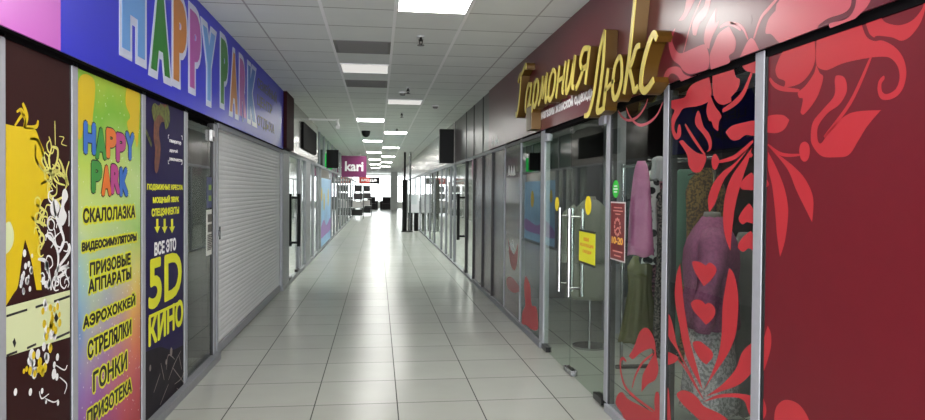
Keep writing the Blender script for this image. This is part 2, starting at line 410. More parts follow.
vinyl(w1, 'frond_decal', V, [
    [(729.0,268,1),(733,272.5),(736.7,285),(738.2,302),(737.3,321),(735,336.5),(728,353.5),(716,371.5),(703,391,1),(710,377),(718,356),(721.5,335),(722.6,306),(726,283)],
    [(680,264,1),(676.7,274),(674.8,290),(675.5,304),(679,323),(686,356),(700,385),(702.5,389.5,1),(697,368),(690,342),(686.5,322),(683.5,302),(682,285)],
    [(667,311,1),(671,319),(674.5,333),(679,350),(703,398,1),(695,384),(678,352),(668,335)],
    cz(s4, (660,320), [(385,95,1),(345,135),(325,190),(300,230),(250,280),(190,322,1),(250,302),(330,272),(388,220,1)]),
    cz(s4, (660,320), [(70,312),(95,295),(130,305),(160,330),(185,362),(250,393),(290,430),(250,470),(190,440),(130,387),(90,347)]),
    cz(s4, (660,320), [(180,345,1),(240,315),(320,308),(388,318,1),(388,420,1),(372,390),(355,342),(320,326),(250,327)]),
    cz(s4, (660,320), [(22,130,1),(50,140),(76,158),(60,180),(22,192,1)]),
    cz(s4, (660,320), [(24,278,1),(36,292),(41,350),(46,430,1),(22,430,1)])],
    [(cz(s4, (660,320), [(75,165),(110,210),(150,280),(180,330)]), .012)])
# window 2: pane between the door frame and window 1 (clothes rail behind it)
w2 = window(XR, XR+.012, 3.738, 4.648, .055, 2.154, MAT['glassdark'])
vinyl(w2, 'flower_decal', V, [
    cz(3.81, (600,310), [(110,175,1),(130,140),(148,90),(168,68),(190,78),(208,118),(213,165),(222,225),(210,265),(182,283),(158,312,1),(160,265),(166,240),(190,195),(207,165),(200,148),(180,150),(152,165),(125,187)]),
    cz(3.81, (600,310), [(60,357),(66,325),(84,313),(102,335),(125,350),(160,367),(205,388),(207,345),(214,312),(226,330),(226,440,1),(110,440),(84,395)])],
    [(cz(3.81, (600,310), [(100,196),(88,184),(78,196),(80,240),(95,290),(130,330),(205,385)]), .026),
     (cz(3.81, (600,310), [(202,166),(160,203),(135,250),(122,296)]), .018)])
vinyl(w2, 'tendril_decal', MAT['vinylup'], [], [(cz(5.25, (600,80), [(95,160),(117,195),(155,212),(200,190),(235,142),(250,100)]), .018),
     (cz(5.25, (600,80), [(138,145),(155,190),(185,225),(215,237),(258,222),(300,182),(330,115)]), .018)])
# window 3: pane beyond the door, window 4: darker pane with faded petals
w3 = window(XR, XR+.012, 6.70, 7.66, .06, ZF-.05, MAT['glassgrey'])
vinyl(w3, 'petal_decal', V, [cz(2.8, (500,190), [(72,240,1),(84,268),(88,320),(102,330),(106,387),(90,391),(70,376),(62,386),(62,345),(71,320),(67,270)])])
w4 = window(XR, XR+.012, 7.70, 8.655, .06, ZF-.05, mat('tinted_maroon_pane', (70, 42, 50), .08, spec=.9))
vinyl(w4, 'petal_decal', mat('faded_vinyl', (150, 60, 66), .4), [
    cz(2.8, (500,190), [(22,135,1),(30,165),(40,180),(50,150,1),(48,200),(40,225),(28,200)]),
    cz(2.8, (500,190), [(18,250),(30,243),(48,262),(56,280),(40,288),(22,275)])])
bm = bmesh.new(); ribbon(bm, PV, .0006, [(508.5,250),(509.3,243),(511,248),(512.8,241.5),(513.5,250)], .05, 1, sub=1)
for u in (509, 511.5, 514): plate(bm, PV, .0006, [(u-1.4,176,1),(u-.8,171),(u,165.5,1),(u+.9,171),(u+1.3,175,1)])
link('white_mark', bm, MAT['white'], w4)  # white zigzag and small pointed shapes on the pane
# opaque panels further on
for i, (a, b) in enumerate(((8.69, 9.58), (9.61, 10.48), (10.51, 11.49))):
    struct('wall_right_panel_%d' % (i+1), B(XR, XR+.03, a, b, .06, ZF-.05), MAT['greypanel'])
# maroon panel beside window 1
pn = struct('wall_right_front', B(XR, XR+.05, .6, 2.715, .055, 2.154), MAT['maroonpanel'])
A5 = (760, 30)
vinyl(pn, 'flower_decal', V, [
    cz(s4, A5, [(95,92,1),(228,38,1),(232,120),(210,180),(165,226),(100,243,1),(105,215),(75,200),(65,165),(80,120)]),
    cz(s4, A5, [(236,148,1),(225,185),(190,235),(160,262),(165,285),(180,290),(170,345,1),(182,355),(215,320),(245,270),(265,200),(250,180)]),
    [(816.8,38,1),(860,20,1),(866,36),(874,41),(882,40.5),(894,46.5),(902.6,57),(906.2,71.5),(903.8,86),(898,95),(889.5,99.5),(881,98.8),(877.6,90.5),(878.8,81),(883.5,75.7),(884.3,79),(881.3,84),(882,91.5),(887,94),(895.5,89.3),(899.5,78.6),(897.8,66.7),(890.7,58.3),(881,56.7),(866,58.3),(844,63),(830,69),(824,70),(817,66),(816,54)],
    cz(s4, (830,0), [(150,97,1),(213,72,1),(235,95),(290,106),(345,86),(385,40),(396,5,1),(400,30),(380,95),(340,150),(300,171),(260,157),(200,150),(185,158,1),(165,140)])],
    [(cz(s4, A5, [(40,203),(60,230),(95,247),(165,255)]), .02), ([(871,57),(850,103),(824,137)], .016)])
vinyl(pn, 'leaf_decal', V, [
    cz(2.626, (660,0), [(465,198),(485,205),(490,240),(470,275),(440,297),(415,332),(414,368),(425,375),(450,337),(500,297),(580,289,1),(545,330),(520,370),(495,407),(460,413),(425,410),(402,385),(396,360),(402,320),(430,285),(458,250),(459,210)]),
    cz(s4, (750,110), [(68,28,1),(100,20),(140,22),(165,42,1),(145,80),(110,97),(68,94,1)]),
    cz(s4, (750,110), [(229,133),(246,145),(251,175),(244,205),(229,217),(214,205),(207,175),(212,145)])],
    [(cz(s4, (750,110), [(75,145),(120,180),(160,190),(208,188)]), .014)])
vinyl(pn, 'petal_decal', V, [
    [(767.5,145,1),(779,155),(793,166),(805,179),(813,198),(812,222,1),(806,210),(800,198),(795,187),(790,174),(783,163)],
    [(768,152,1),(776,167),(783,184),(787,200),(788,215),(785,240),(780,257,1),(777,235),(775,210),(772,185),(768,168)],
    [(765.5,178,1),(769,184),(765.5,188,1)],
    cz(3.5, (750,300), [(46,143,1),(62,90,1),(73,120),(72,170),(55,230),(46,252,1)]),
    cz(3.5, (750,300), [(85,425),(90,380),(110,355),(135,350),(170,365),(197,400),(207,435),(190,500),(140,520),(95,480)]),
    cz(3.5, (750,300), [(46,343,1),(56,375),(55,400),(46,418,1)])])

# ---- the glass double door of the boutique
DX0, DX1 = XR, XR+.012
handle_r = .016
def pull(parent, y, X=XR+.006, m='chrome', z0=.69, z1=1.43, off=.058, r=.016, name='door_handle'):
    bm = bmesh.new()
    for s in (-1, 1):
        tube(bm, [(X+s*off, y, z0), (X+s*off, y, z1)], r, 12)
    for z in (z0+.07, z1-.07): tube(bm, [(X-off, y, z), (X+off, y, z)], r*.7, 10)
    return link(name, bm, MAT[m], parent, smooth=False)
def fitting(parent, y0, y1, z0, z1, m='darkmetal', X=XR, name='patch_fitting'):
    bm = B(X-.022, X+.034, y0, y1, z0, z1, bev=.003)
    return link(name, bm, MAT[m], parent)
d1 = struct('door_1', B(DX0, DX1, 4.73, 5.632, .012, 2.135), MAT['glassdoor'])
pull(d1, 5.50); fitting(d1, 4.73, 4.92, .012, .06); fitting(d1, 5.50, 5.628, .012, .06, 'chrome', name='floor_lock')
fitting(d1, 4.73, 4.86, 2.07, 2.135, 'alulight', name='top_hinge')
d2 = struct('door_2', B(DX0, DX1, 5.642, 6.545, .012, 2.135), MAT['glassdoor'])
pull(d2, 5.80); fitting(d2, 6.36, 6.54, .012, .06); fitting(d2, 5.65, 5.74, .012, .05, 'chrome', name='floor_lock')
fitting(d2, 6.40, 6.54, 2.07, 2.135, 'alulight', name='top_hinge')
# the second glass door on the right, beyond the panels
d3 = struct('door_3', B(XR, XR+.012, 11.55, 12.49, .045, ZF-.06), MAT['glassfar'])
d4 = struct('door_4', B(XR, XR+.012, 12.56, 14.44, .045, ZF-.06), MAT['glassfar'])
pull(d4, 13.1, m='black', z0=.62, z1=1.52, off=.09, r=.03); fitting(d4, 12.6, 12.75, .045, .09)
for a, b in ((14.55, 15.2), (15.25, 16.3), (16.35, 17.5), (17.56, 19.7), (19.76, 21.4), (21.46, 23.6), (23.66, 26.5), (26.56, 30), (30.07, 34), (34.07, 38), (38.07, 42), (42.07, 45.9)):
    window(XR, XR+.012, a+.002, b-.002, .042, ZF-.052, MAT['glassfar'])
# left: glass beside the shutter, door with black pulls, far panes
wl = window(-1.505, -1.493, 5.488, 6.335, .065, 2.12, MAT['glassgrey'])
d5 = struct('door_5', B(-1.505, -1.493, 11.5, 12.98, .052, 2.155), MAT['glassfar'])
pull(d5, 12.45, X=-1.499, m='black', z0=.55, z1=1.5, off=.08, r=.03); fitting(d5, 12.7, 12.95, .052, .10, X=-1.5)
fitting(d5, 11.55, 11.9, .052, .10, X=-1.5)
for a, b in ((13.25, 14.05), (15.0, 15.8), (15.9, 17.0), (17.08, 17.72)):
    window(-1.505, -1.493, a+.002, b-.002, .052, 2.158, MAT['glassfar'])
for a, b in ((21.9, 23.4), (23.5, 25.2), (25.3, 27.1), (27.2, 29.2), (29.3, 31.5), (31.6, 34), (34.1, 37), (37.1, 40.5), (40.6, 44)):
    window(-1.505, -1.493, a+.002, b-.002, .052, 2.158, MAT['glassfar'])
# the far hall's glazed front
for i in range(12):
    x = -9+i*1.5
    struct('window_%d' % (60+i), B(x+.04, x+1.46, 62.0, 62.02, .55, 2.95), MAT['glass'])
    trim(B(x-.04, x+.04, 61.95, 62.07, 0, CEIL), MAT['white'])
    trim(B(x+.04, x+1.46, 61.96, 62.06, 1.95, 2.02), MAT['white'])
struct('wall_far_sill', B(-9, 9, 61.9, 62.1, 0, .55), MAT['plaster'])
struct('wall_far_head', B(-9, 9, 61.9, 62.1, 2.95, CEIL), MAT['plaster'])
struct('wall_far_column', B(1.0, 1.55, 54, 54.55, 0, CEIL), MAT['white'])

struct('wall_left_lintel', B(-1.60, FL-.011, .6, 10.41, ZF+.02, CEIL), MAT['darkwall'])
struct('wall_right_lintel', B(FR+.011, 1.76, .4, 9.85, ZF+.02, CEIL), MAT['darkwall'])
# upper bands beyond the near fascias
struct('wall_left_upper', B(-1.6, FL, 11.3, 16.2, ZF+.02, CEIL), MAT['silver'])
for i, (a, b) in enumerate(((16.25, 17.5), (17.55, 19.0), (19.05, 20.6), (20.65, 22.4), (22.45, 24.5), (24.55, 26.9), (26.95, 30), (30.05, 34), (34.05, 40), (40.05, 46))):
    struct('wall_left_transom_%d' % (i+1), B(-1.56, -1.5, a, b, ZF+.02, CEIL), mat('green_glass_panel', (88, 112, 104), .12, spec=.8) if i == 0 else bpy.data.materials['green_glass_panel'])
    trim(B(-1.56, -1.47, a-.05, a, ZF+.02, CEIL), MAT['alulight'])
for i, (a, b) in enumerate(((9.87, 10.48), (10.51, 11.49), (11.53, 12.5), (12.56, 14.3))):
    struct('wall_right_upper_%d' % (i+1), B(1.64, 1.7, a, b, ZF, CEIL), MAT['greyupper'])
    trim(B(1.63, 1.69, b, b+.03, ZF, CEIL), MAT['gasket'])
struct('wall_right_upper_far', B(1.62, 1.75, 14.55, 46, ZF+.02, CEIL), MAT['silver'])

# ================================================================== FASCIA SIGNS
fl_ = empty('fascia_sign', (FL, 7.2, ZF), 'long blue fascia sign with rainbow outlined letters above the shutter and posters', 'sign')
link('panel', B(FL-.01, FL, 3.245, 10.40, ZF, CEIL), MAT['blue'], fl_)
letters = [('H', 'skyblue', 3.93, 4.36), ('A', 'green', 4.41, 4.86), ('P', 'orange', 4.88, 5.26), ('P', 'violet', 5.29, 5.66), ('Y', 'skyblue', 5.66, 6.14),
           ('P', 'green', 6.30, 6.64), ('A', 'orange', 6.68, 7.10), ('R', 'violet', 7.13, 7.55), ('K', 'cobalt', 7.58, 8.12)]
for i, (c, k, a, b) in enumerate(letters):
    bm = bmesh.new(); dz = (.02, -.01, 0, .01, -.02)[i % 5]
    text_fit(bm, c, FL+.0012, .0015, a+.03, b-.03, 2.335+dz, 2.925+dz, bold=.14, ref=.07)
    o = link('letter_outline', bm, H_LET['outline'], fl_)
    bm = bmesh.new(); text_fit(bm, c, FL+.0032, .0015, a+.03, b-.03, 2.335+dz, 2.925+dz, bold=.07)
    link('letter', bm, H_LET[k], o)
bm = bmesh.new()
for (a, b, z0, z1, t) in ((8.2, 9.7, 2.78, 2.93, 'СЕМЕЙНЫЙ'), (8.2, 9.3, 2.55, 2.70, 'ЦЕНТР'), (8.2, 9.5, 2.31, 2.46, 'ОТДЫХА')):
    text_fit(bm, t, FL+.0012, .0015, a, b, z0, z1, bold=.01)
link('small_lettering', bm, mat('faded_yellow_print', (104, 100, 92), .5), fl_)
fp = tag(link('fascia_sign', B(FL-.01, FL, .6, 3.24, ZF, CEIL), MAT['pink']), 'pink fascia panel at the upper left corner of the photo, left of the blue sign', 'sign')
trim(B(-1.60, -1.37, 10.42, 11.28, ZF+.02, CEIL), MAT['maroondark'])

fr = empty('fascia_sign', (FR, 5, ZF), 'maroon fascia sign with gold script lettering and pink flower pattern above the boutique', 'sign')
link('panel', B(FR, FR+.01, .4, 9.85, ZF, CEIL), MAT['maroon'], fr)
FV = FR - .0009
A6 = (640, 0); s6 = 4.667
def fv(name, shapes, ribs=(), m='vinylup'):
    bm = bmesh.new()
    for s in shapes: plate(bm, FV, .0006, s)
    for p, w in ribs: ribbon(bm, FV, .0006, p, w)
    return link(name, bm, MAT[m], fr)
fv('leaf_decal', [
    cz(s6, A6, [(240,-120),(275,-60),(255,0),(210,85),(180,97,1),(205,55),(215,0),(215,-60)]),
    cz(s6, A6, [(330,-60,1),(330,0),(310,70),(278,110),(262,165,1),(246,160),(245,110),(265,70),(298,30),(310,-20)]),
    cz(s6, A6, [(355,38,1),(320,100),(302,150),(300,200),(320,228),(327,200),(342,160),(360,125),(368,97,1),(352,105)])],
    [(cz(s6, A6, [(300,-40),(275,20),(235,120),(203,245)]), .012), (cz(s6, A6, [(372,128),(400,112),(430,112),(470,140)]), .018),
     (cz(7, (730,0), [(0,160),(50,168),(95,205),(125,275)]), .014), (cz(7, (730,0), [(340,-20),(270,60),(215,130),(165,270)]), .018)])
fv('flower_decal', [
    cz(s6, A6, [(165,130,1),(140,165),(133,200),(140,245),(155,280),(185,305),(200,328),(230,345),(280,335),(315,322),(323,280),(316,235),(300,207),(250,225),(195,248),(172,240),(156,210),(150,180),(160,150)]),
    cz(s6, A6, [(106,398,1),(110,360),(128,322),(165,310),(188,318),(205,345),(240,357),(285,343,1),(190,380,1),(172,352),(142,345),(118,392,1)]),
    cz(s6, A6, [(331,325,1),(325,262),(345,205),(368,155),(415,122,1),(430,150),(447,190),(440,238),(415,260),(420,288),(402,300,1)]),
    cz(7, (730,0), [(68,402,1),(128,282),(165,276),(203,350,1)]),
    cz(7, (730,0), [(325,30,1),(318,75,1),(272,130),(250,200),(252,236),(288,240),(332,288),(350,300,1),(610,200,1),(625,172),(690,127),(780,98),(832,62),(850,0),(840,-120),(600,-160),(420,-90)]),
    cz(s4, (830,0), [(0,98),(70,78),(105,30),(118,-60),(165,-100),(185,-40),(160,20),(135,50),(105,78,1),(0,118,1)])])
fv('dot_decal', [cz(7, (730,0), [(148,105,1),(155,135),(148,170,1),(141,135)]), cz(7, (730,0), [(0,-10),(40,-8),(98,-10),(70,20),(40,30),(0,22)])], m='maroon')
# gold channel letters
GX, GD = 1.525, .095
def gold(strokes, w=.042, name='letter'):
    bm = bmesh.new(); bs = bmesh.new()
    for pts, k in strokes:
        ribbon(bs, GX+.002, GD-.004, pts, w*k, .75)
        ribbon(bm, GX-.004, .006, pts, w*k, .75)
    o = link(name, bs, MAT['goldside'], fr)
    link('letter_face', bm, MAT['gold'], o)
    return o
# the big second word, traced letter by letter (x from the photo's letter faces)
g = lambda pts: cz(3.3, (575, 0), pts)
gold([(g([(30,382),(45,372),(62,300),(80,170),(97,100)]), 1), (g([(97,100),(92,200),(82,290),(72,362),(82,366),(95,355)]), 1.1)])
gold([(g([(108,225),(100,290),(93,350)]), 1), (g([(98,300),(115,280),(128,265)]), .7), (g([(146,185),(130,220),(122,290),(128,325),(140,312),(152,260),(152,205),(146,185)]), .9)])
gold([(g([(200,-40),(192,40),(178,180),(160,310)]), 1), (g([(212,150),(200,160),(186,205),(178,225)]), .9), (g([(178,225),(188,270),(194,300),(206,285)]), .9)])
gold([(g([(268,128),(258,112),(240,150),(222,220),(216,280),(226,300),(240,290),(258,262)]), 1.1)])
# the first word, same script at smaller size
UN = {
 'Г': ([([(.1,.05),(.0,.12),(.12,.02),(.3,.5),(.38,1.6)], 1), ([(.05,1.4),(.2,1.6),(.5,1.65),(.85,1.85),(.9,1.65)], 1)], .50),
 'а': ([([(.75,.9),(.4,1),(.1,.6),(.12,.1),(.4,.05),(.7,.55)], 1), ([(.85,1),(.7,.4),(.72,.05),(.95,.15)], 1)], .33),
 'р': ([([(.3,1),(.2,.3),(.08,-.12)], 1), ([(.25,.6),(.5,.98),(.85,.8),(.8,.3),(.5,.02),(.28,.2)], 1)], .33),
 'м': ([([(.0,.05),(.2,.3),(.3,1)], 1), ([(.3,1),(.45,.2)], 1), ([(.45,.2),(.8,1)], 1), ([(.8,1),(.78,.3),(.85,.02),(1,.15)], 1)], .38),
 'о': ([([(.5,1),(.15,.7),(.1,.2),(.4,.02),(.8,.3),(.85,.8),(.5,1)], 1)], .30),
 'н': ([([(.25,1),(.1,.0)], 1), ([(.15,.5),(.8,.55)], .8), ([(.9,1),(.75,.2),(.9,.05)], 1)], .33),
 'и': ([([(.2,1),(.08,.3),(.2,.02),(.5,.3),(.75,1)], 1), ([(.8,1),(.7,.2),(.9,.05)], 1)], .33),
 'я': ([([(.9,1),(.78,.0)], 1), ([(.88,.95),(.45,1.02),(.25,.75),(.45,.5),(.82,.5)], 1), ([(.55,.5),(.3,.2),(.05,.0)], 1)], .36)}
y = 7.42
for c in 'Гармония':
    st, w = UN[c]; zt = 2.415 - (7.42-y)*.018; hh = .262
    bm = bmesh.new(); bs = bmesh.new()
    for pts, k in st:
        q = [(y - (p[0]*w*.9 + p[1]*.06), zt + p[1]*hh) for p in pts]
        ribbon(bs, GX+.002, GD-.004, q, .045*k, .75, px=False); ribbon(bm, GX-.004, .006, q, .045*k, .75, px=False)
    o = link('letter', bs, MAT['goldside'], fr); link('letter_face', bm, MAT['gold'], o)
    y -= w*.92
link('bracket_block', B(1.52, 1.62, 6.62, 6.86, 2.20+.0, 2.44, bev=.004), MAT['goldside'], fr)
bm = bmesh.new(); text_fit(bm, 'магазин женской одежды', FV, .002, 6.62, 4.95, 2.285, 2.385, dil=.006); link('white_lettering', bm, MAT['white'], fr)
bm = bmesh.new()
for u, v in ((493.0, 147), (497.0, 145)): plate(bm, FV, .0006, [(u-1.4,v,1),(u-1.0,v-5),(u-.2,v-10.5,1),(u+.8,v-5),(u+1.4,v-1,1),(u+.1,v-4)])
link('white_flame', bm, MAT['white'], fr)  # two small white flame shapes
tag(link('shop_sign', B(1.30, 1.61, 14.34, 14.52, 2.17, 2.9, bev=.01), MAT['black']), 'black box sign sticking out from the right wall beyond the grey panels', 'sign')

# ================================================================== LEFT POSTERS
def panel(name, y0, y1, m, label, cat, z0=.066, z1=2.164):
    o = empty(name, (XL, (y0+y1)/2, z0), label, cat)
    link('backing', B(-1.50, XL, y0, y1, z0, z1), m, o)
    return o
p1 = panel('printed_panel', 2.896, 3.466, MAT['brown'], 'dark brown poster panel with yellow figure, white stems and pale green band', 'poster')
X1 = XL+.001
def art(parent, name, m, shapes=(), ribs=(), circ=(), dx=0, X=XL):
    bm = bmesh.new()
    for s in shapes: plate(bm, X+.001+dx, .0008, s)
    for p, w in ribs: ribbon(bm, X+.001+dx, .0008, p, w)
    for (u, v, r) in circ:
        yy, zz = onx(X, u, v); disc(bm, X+.001+dx, .0008, yy, zz, r*.9, r*1.1, 12)
    return link(name, bm, MAT[m] if isinstance(m, str) else m, parent)
art(p1, 'yellow_figure', 'yellow', [[(5.7,124,1),(14,126),(24,127),(34.5,129),(39,139),(44,152),(41,161),(47,173),(50,183),(49,197),(43,200),(38,214),(36,226),(39,238),(40,252),(41.5,290,1),(36.5,290,1),(33,270),(30,255),(25,239,1),(22,255),(18,285),(13,294),(5.7,306,1)]],
    [(cz(s4,(0,90),p), w) for p, w in (([(100,160),(112,110),(95,55)],.024), ([(62,150),(85,115),(98,100),(88,82),(70,92)],.016), ([(100,155),(150,155),(160,128)],.018), ([(100,155),(105,125),(85,85)],.014))])
ng = random.Random(3)
def loops(n, c, sp, r0, r1, seed):
    g_ = random.Random(seed); out = []
    for _ in range(n):
        u, v, a0, rr = c[0]+g_.gauss(0, sp[0]), c[1]+g_.gauss(0, sp[1]), g_.uniform(0, 6), g_.uniform(r0, r1)
        out.append(([(min(69, u+rr*.7*math.cos(a0+k*1.1)*(1+.15*k)), v+rr*1.6*math.sin(a0+k*1.1)) for k in range(5)], .008))
    return out
art(p1, 'thin_curl', 'paleyellow', [], loops(12, (52, 178), (6, 14), 3, 6, 5) + loops(8, (40, 215), (4, 14), 2.5, 4.5, 8), dx=.0004)
art(p1, 'thin_tendril', 'white', [], loops(9, (58, 225), (5, 22), 3, 6, 11) + loops(9, (52, 275), (7, 10), 2.5, 5, 12), dx=.0008)
art(p1, 'curl_line', 'paleyellow', [], [(cz(s4,(0,90),p), w) for p, w in (([(125,205),(160,215),(190,300),(212,352)],.014), ([(205,195),(216,240),(205,300),(232,380),(272,400)],.012), ([(230,130),(232,232)],.006), ([(214,238),(242,250),(236,310),(208,345)],.016), ([(290,300),(278,350),(288,400)],.012), ([(248,290),(265,330),(282,405)],.014), ([(150,230),(150,290),(185,340),(230,350)],.014), ([(190,260),(175,300),(200,345)],.01), ([(170,395),(215,370),(250,330),(240,300)],.014), ([(200,340),(245,345),(280,380),(275,415)],.016), ([(248,195),(268,200),(258,225),(280,235)],.005))]
    + [(cz(s4,(0,190),p), w) for p, w in (([(150,60),(185,90),(165,130),(195,150)],.016), ([(160,170),(185,200),(170,250)],.014), ([(130,110),(150,130),(185,140)],.014), ([(200,20),(230,45),(262,30)],.014))])
art(p1, 'white_stem', 'white', [cz(s4,(0,190), [(275,-5),(285,30),(268,70),(280,110),(262,150),(245,120),(258,60),(262,10)]), cz(s4,(0,190), [(212,60),(232,40),(250,70),(235,110),(215,100)])],
    [(cz(s4,(0,190),p), w) for p, w in (([(190,190),(212,200),(240,250),(244,310),(228,420)],.018), ([(242,270),(268,215),(250,150),(232,100),(222,30)],.02), ([(235,340),(285,318)],.022), ([(240,330),(290,260),(290,225)],.02), ([(225,380),(270,345),(288,300)],.016), ([(160,290),(190,300),(205,350),(215,420)],.02))],
    [(23+ng.uniform(-3,10), 262+ng.uniform(-10,30), ng.uniform(.008,.016)) for _ in range(16)] + [(43+ng.uniform(-3,6), 275+ng.uniform(-15,12), ng.uniform(.01,.018)) for _ in range(9)], dx=.0012)
art(p1, 'pale_patch', 'palegreen', [[(5.8,223,1),(10,222),(13.5,232),(13,243),(9,251),(5.8,254,1)]], dx=.0004)
art(p1, 'pale_band', 'palegreen', [[(5.7,307,1),(69.8,290,1),(69.8,337,1),(5.7,357,1)]], dx=.001)
art(p1, 'dark_dash', 'ink', [[(a,b,1),(c,d,1),(c,d+2.2,1),(a,b+2.4,1)] for a,b,c,d in ((6.5,315,27,308.5),(35.5,306,47,302.5),(54,300.3,69.5,295),(6.5,354.5,17,350.5),(27,347,36,343),(56,337,69.5,331))] + [[(12.5,342,1),(14.5,338,1),(16,343,1),(14.5,347.5,1)], [(54,318,1),(56,313,1),(58.5,318,1),(56,323,1)]], dx=.0022)
fl2 = [(50+ng.gauss(0,5), 332+ng.uniform(-30,45)+0, ng.uniform(.012,.024)) for _ in range(34)] + [(33+ng.gauss(0,6), 362+ng.uniform(-8,12), ng.uniform(.012,.026)) for _ in range(20)] + [(14.3,392,.014),(29.3,392,.015),(41,391,.012),(57,403,.012),(45,402,.008)]
art(p1, 'white_blossom', 'white', circ=[c for i, c in enumerate(fl2) if i % 2 == 0 or c[1] > 388], ribs=[(cz(s4,(0,320),p), .006) for p in ([(235,190),(270,210),(282,190)],[(250,240),(280,270),(270,310)],[(165,300),(175,330),(205,310)],[(190,330),(225,345),(245,335)])], dx=.0032)
art(p1, 'yellow_blossom', 'yellow', circ=[(u,v,r*.8) for i, (u,v,r) in enumerate(fl2) if i % 2 and v < 388], dx=.0043)

# rainbow banner
def banner_mat():
    m = bpy.data.materials.new('rainbow_print'); m.use_nodes = True; nt = m.node_tree; N = nt.nodes.new; L = nt.links.new
    p = nt.nodes['Principled BSDF']; p.inputs['Roughness'].default_value = .4
    tc = N('ShaderNodeTexCoord'); sep = N('ShaderNodeSeparateXYZ'); L(tc.outputs['Generated'], sep.inputs[0])
    ns = N('ShaderNodeTexNoise'); ns.inputs['Scale'].default_value = 2.2; ns.inputs['Detail'].default_value = 3; L(tc.outputs['Generated'], ns.inputs['Vector'])
    a = N('ShaderNodeMath'); a.operation = 'MULTIPLY_ADD'; L(ns.outputs['Fac'], a.inputs[0]); a.inputs[1].default_value = .22; a.inputs[2].default_value = -.11
    b = N('ShaderNodeMath'); b.operation = 'ADD'; L(a.outputs[0], b.inputs[0]); L(sep.outputs['Z'], b.inputs[1])
    def ramp(stops):
        r = N('ShaderNodeValToRGB'); L(b.outputs[0], r.inputs[0]); e = r.color_ramp.elements
        e[0].position, e[0].color = stops[0][0], rgb(*stops[0][1]); e[1].position, e[1].color = stops[-1][0], rgb(*stops[-1][1])
        for q, c in stops[1:-1]: k = e.new(q); k.color = rgb(*c)
        return r
    r1 = ramp(((.0,(120,60,130)),(.12,(150,80,160)),(.25,(120,110,200)),(.38,(110,160,220)),(.5,(150,200,215)),(.62,(212,228,150)),(.75,(196,222,90)),(.9,(120,190,50)),(1,(150,205,60))))
    r2 = ramp(((.0,(165,40,50)),(.12,(196,70,60)),(.25,(226,120,60)),(.38,(240,180,80)),(.5,(226,216,120)),(.62,(160,205,110)),(.75,(200,226,150)),(.9,(140,196,40)),(1,(190,200,40))))
    f = N('ShaderNodeMath'); f.operation = 'MULTIPLY_ADD'; L(ns.outputs['Fac'], f.inputs[0]); f.inputs[1].default_value = 1.0; f.inputs[2].default_value = -.5
    f2 = N('ShaderNodeMath'); f2.operation = 'ADD'; f2.use_clamp = True; L(f.outputs[0], f2.inputs[0]); L(sep.outputs['Y'], f2.inputs[1])
    mx = N('ShaderNodeMix'); mx.data_type = 'RGBA'; L(f2.outputs[0], mx.inputs[0]); L(r1.outputs[0], mx.inputs[6]); L(r2.outputs[0], mx.inputs[7])
    vo = N('ShaderNodeTexVoronoi'); vo.inputs['Scale'].default_value = 26; L(tc.outputs['Object'], vo.inputs['Vector'])
    lt = N('ShaderNodeMath'); lt.operation = 'LESS_THAN'; lt.inputs[1].default_value = .13; L(vo.outputs['Distance'], lt.inputs[0])
    m2 = N('ShaderNodeMath'); m2.operation = 'MULTIPLY'; m2.inputs[1].default_value = .6; L(lt.outputs[0], m2.inputs[0])
    my = N('ShaderNodeMix'); my.data_type = 'RGBA'; L(m2.outputs[0], my.inputs[0]); L(mx.outputs[2], my.inputs[6]); my.inputs[7].default_value = rgb(250, 250, 240)
    L(my.outputs[2], p.inputs['Base Color']); return m
p2 = panel('poster_banner', 3.55, 4.444, banner_mat(), 'rainbow poster banner listing children games in black words on yellow strips', 'poster')
for st_ in (
    [(8,60),(18,20),(40,14),(62,35),(64,80),(58,140),(52,180),(30,165),(22,215),(8,210)], [(166,62),(180,50),(205,60),(208,120),(206,190),(200,250),(192,215),(176,205),(168,170),(178,150),(164,110)]): art(p2, 'star_shape', 'yellow', [cz(3.23, (75, 70), st_)])
for txt, box_, cols in (('HAPPY', (30,180,270,192), ('cobalt','leaf','amber','rose','cobalt')), ('PARK', (55,308,396,172), ('leaf','amber','rose','cobalt'))):
    u0, vt, vb, u1 = box_; n = len(txt)
    y0, z1 = onx(XL, u0/3.23+75, vt/3.23+70); _, z0 = onx(XL, u0/3.23+75, vb/3.23+70); y1, _ = onx(XL, u1/3.23+75, vt/3.23+70)
    for i, c in enumerate(txt):
        a = y0+(y1-y0)*i/n; b = y0+(y1-y0)*(i+.86)/n; dz = (.012, -.006, .004, -.01, .008)[i]
        bm = bmesh.new(); text_fit(bm, c, XL+.001, .0008, a, b, z0+dz, z1+dz, dil=.020, nd=8); o = link('letter_outline', bm, MAT['ink'], p2)
        bm = bmesh.new(); text_fit(bm, c, XL+.0022, .0008, a, b, z0+dz, z1+dz, dil=.013, nd=8); link('letter', bm, H_LET[cols[i]], o)
z3 = lambda x, y, o: (x/3, y/3+o)
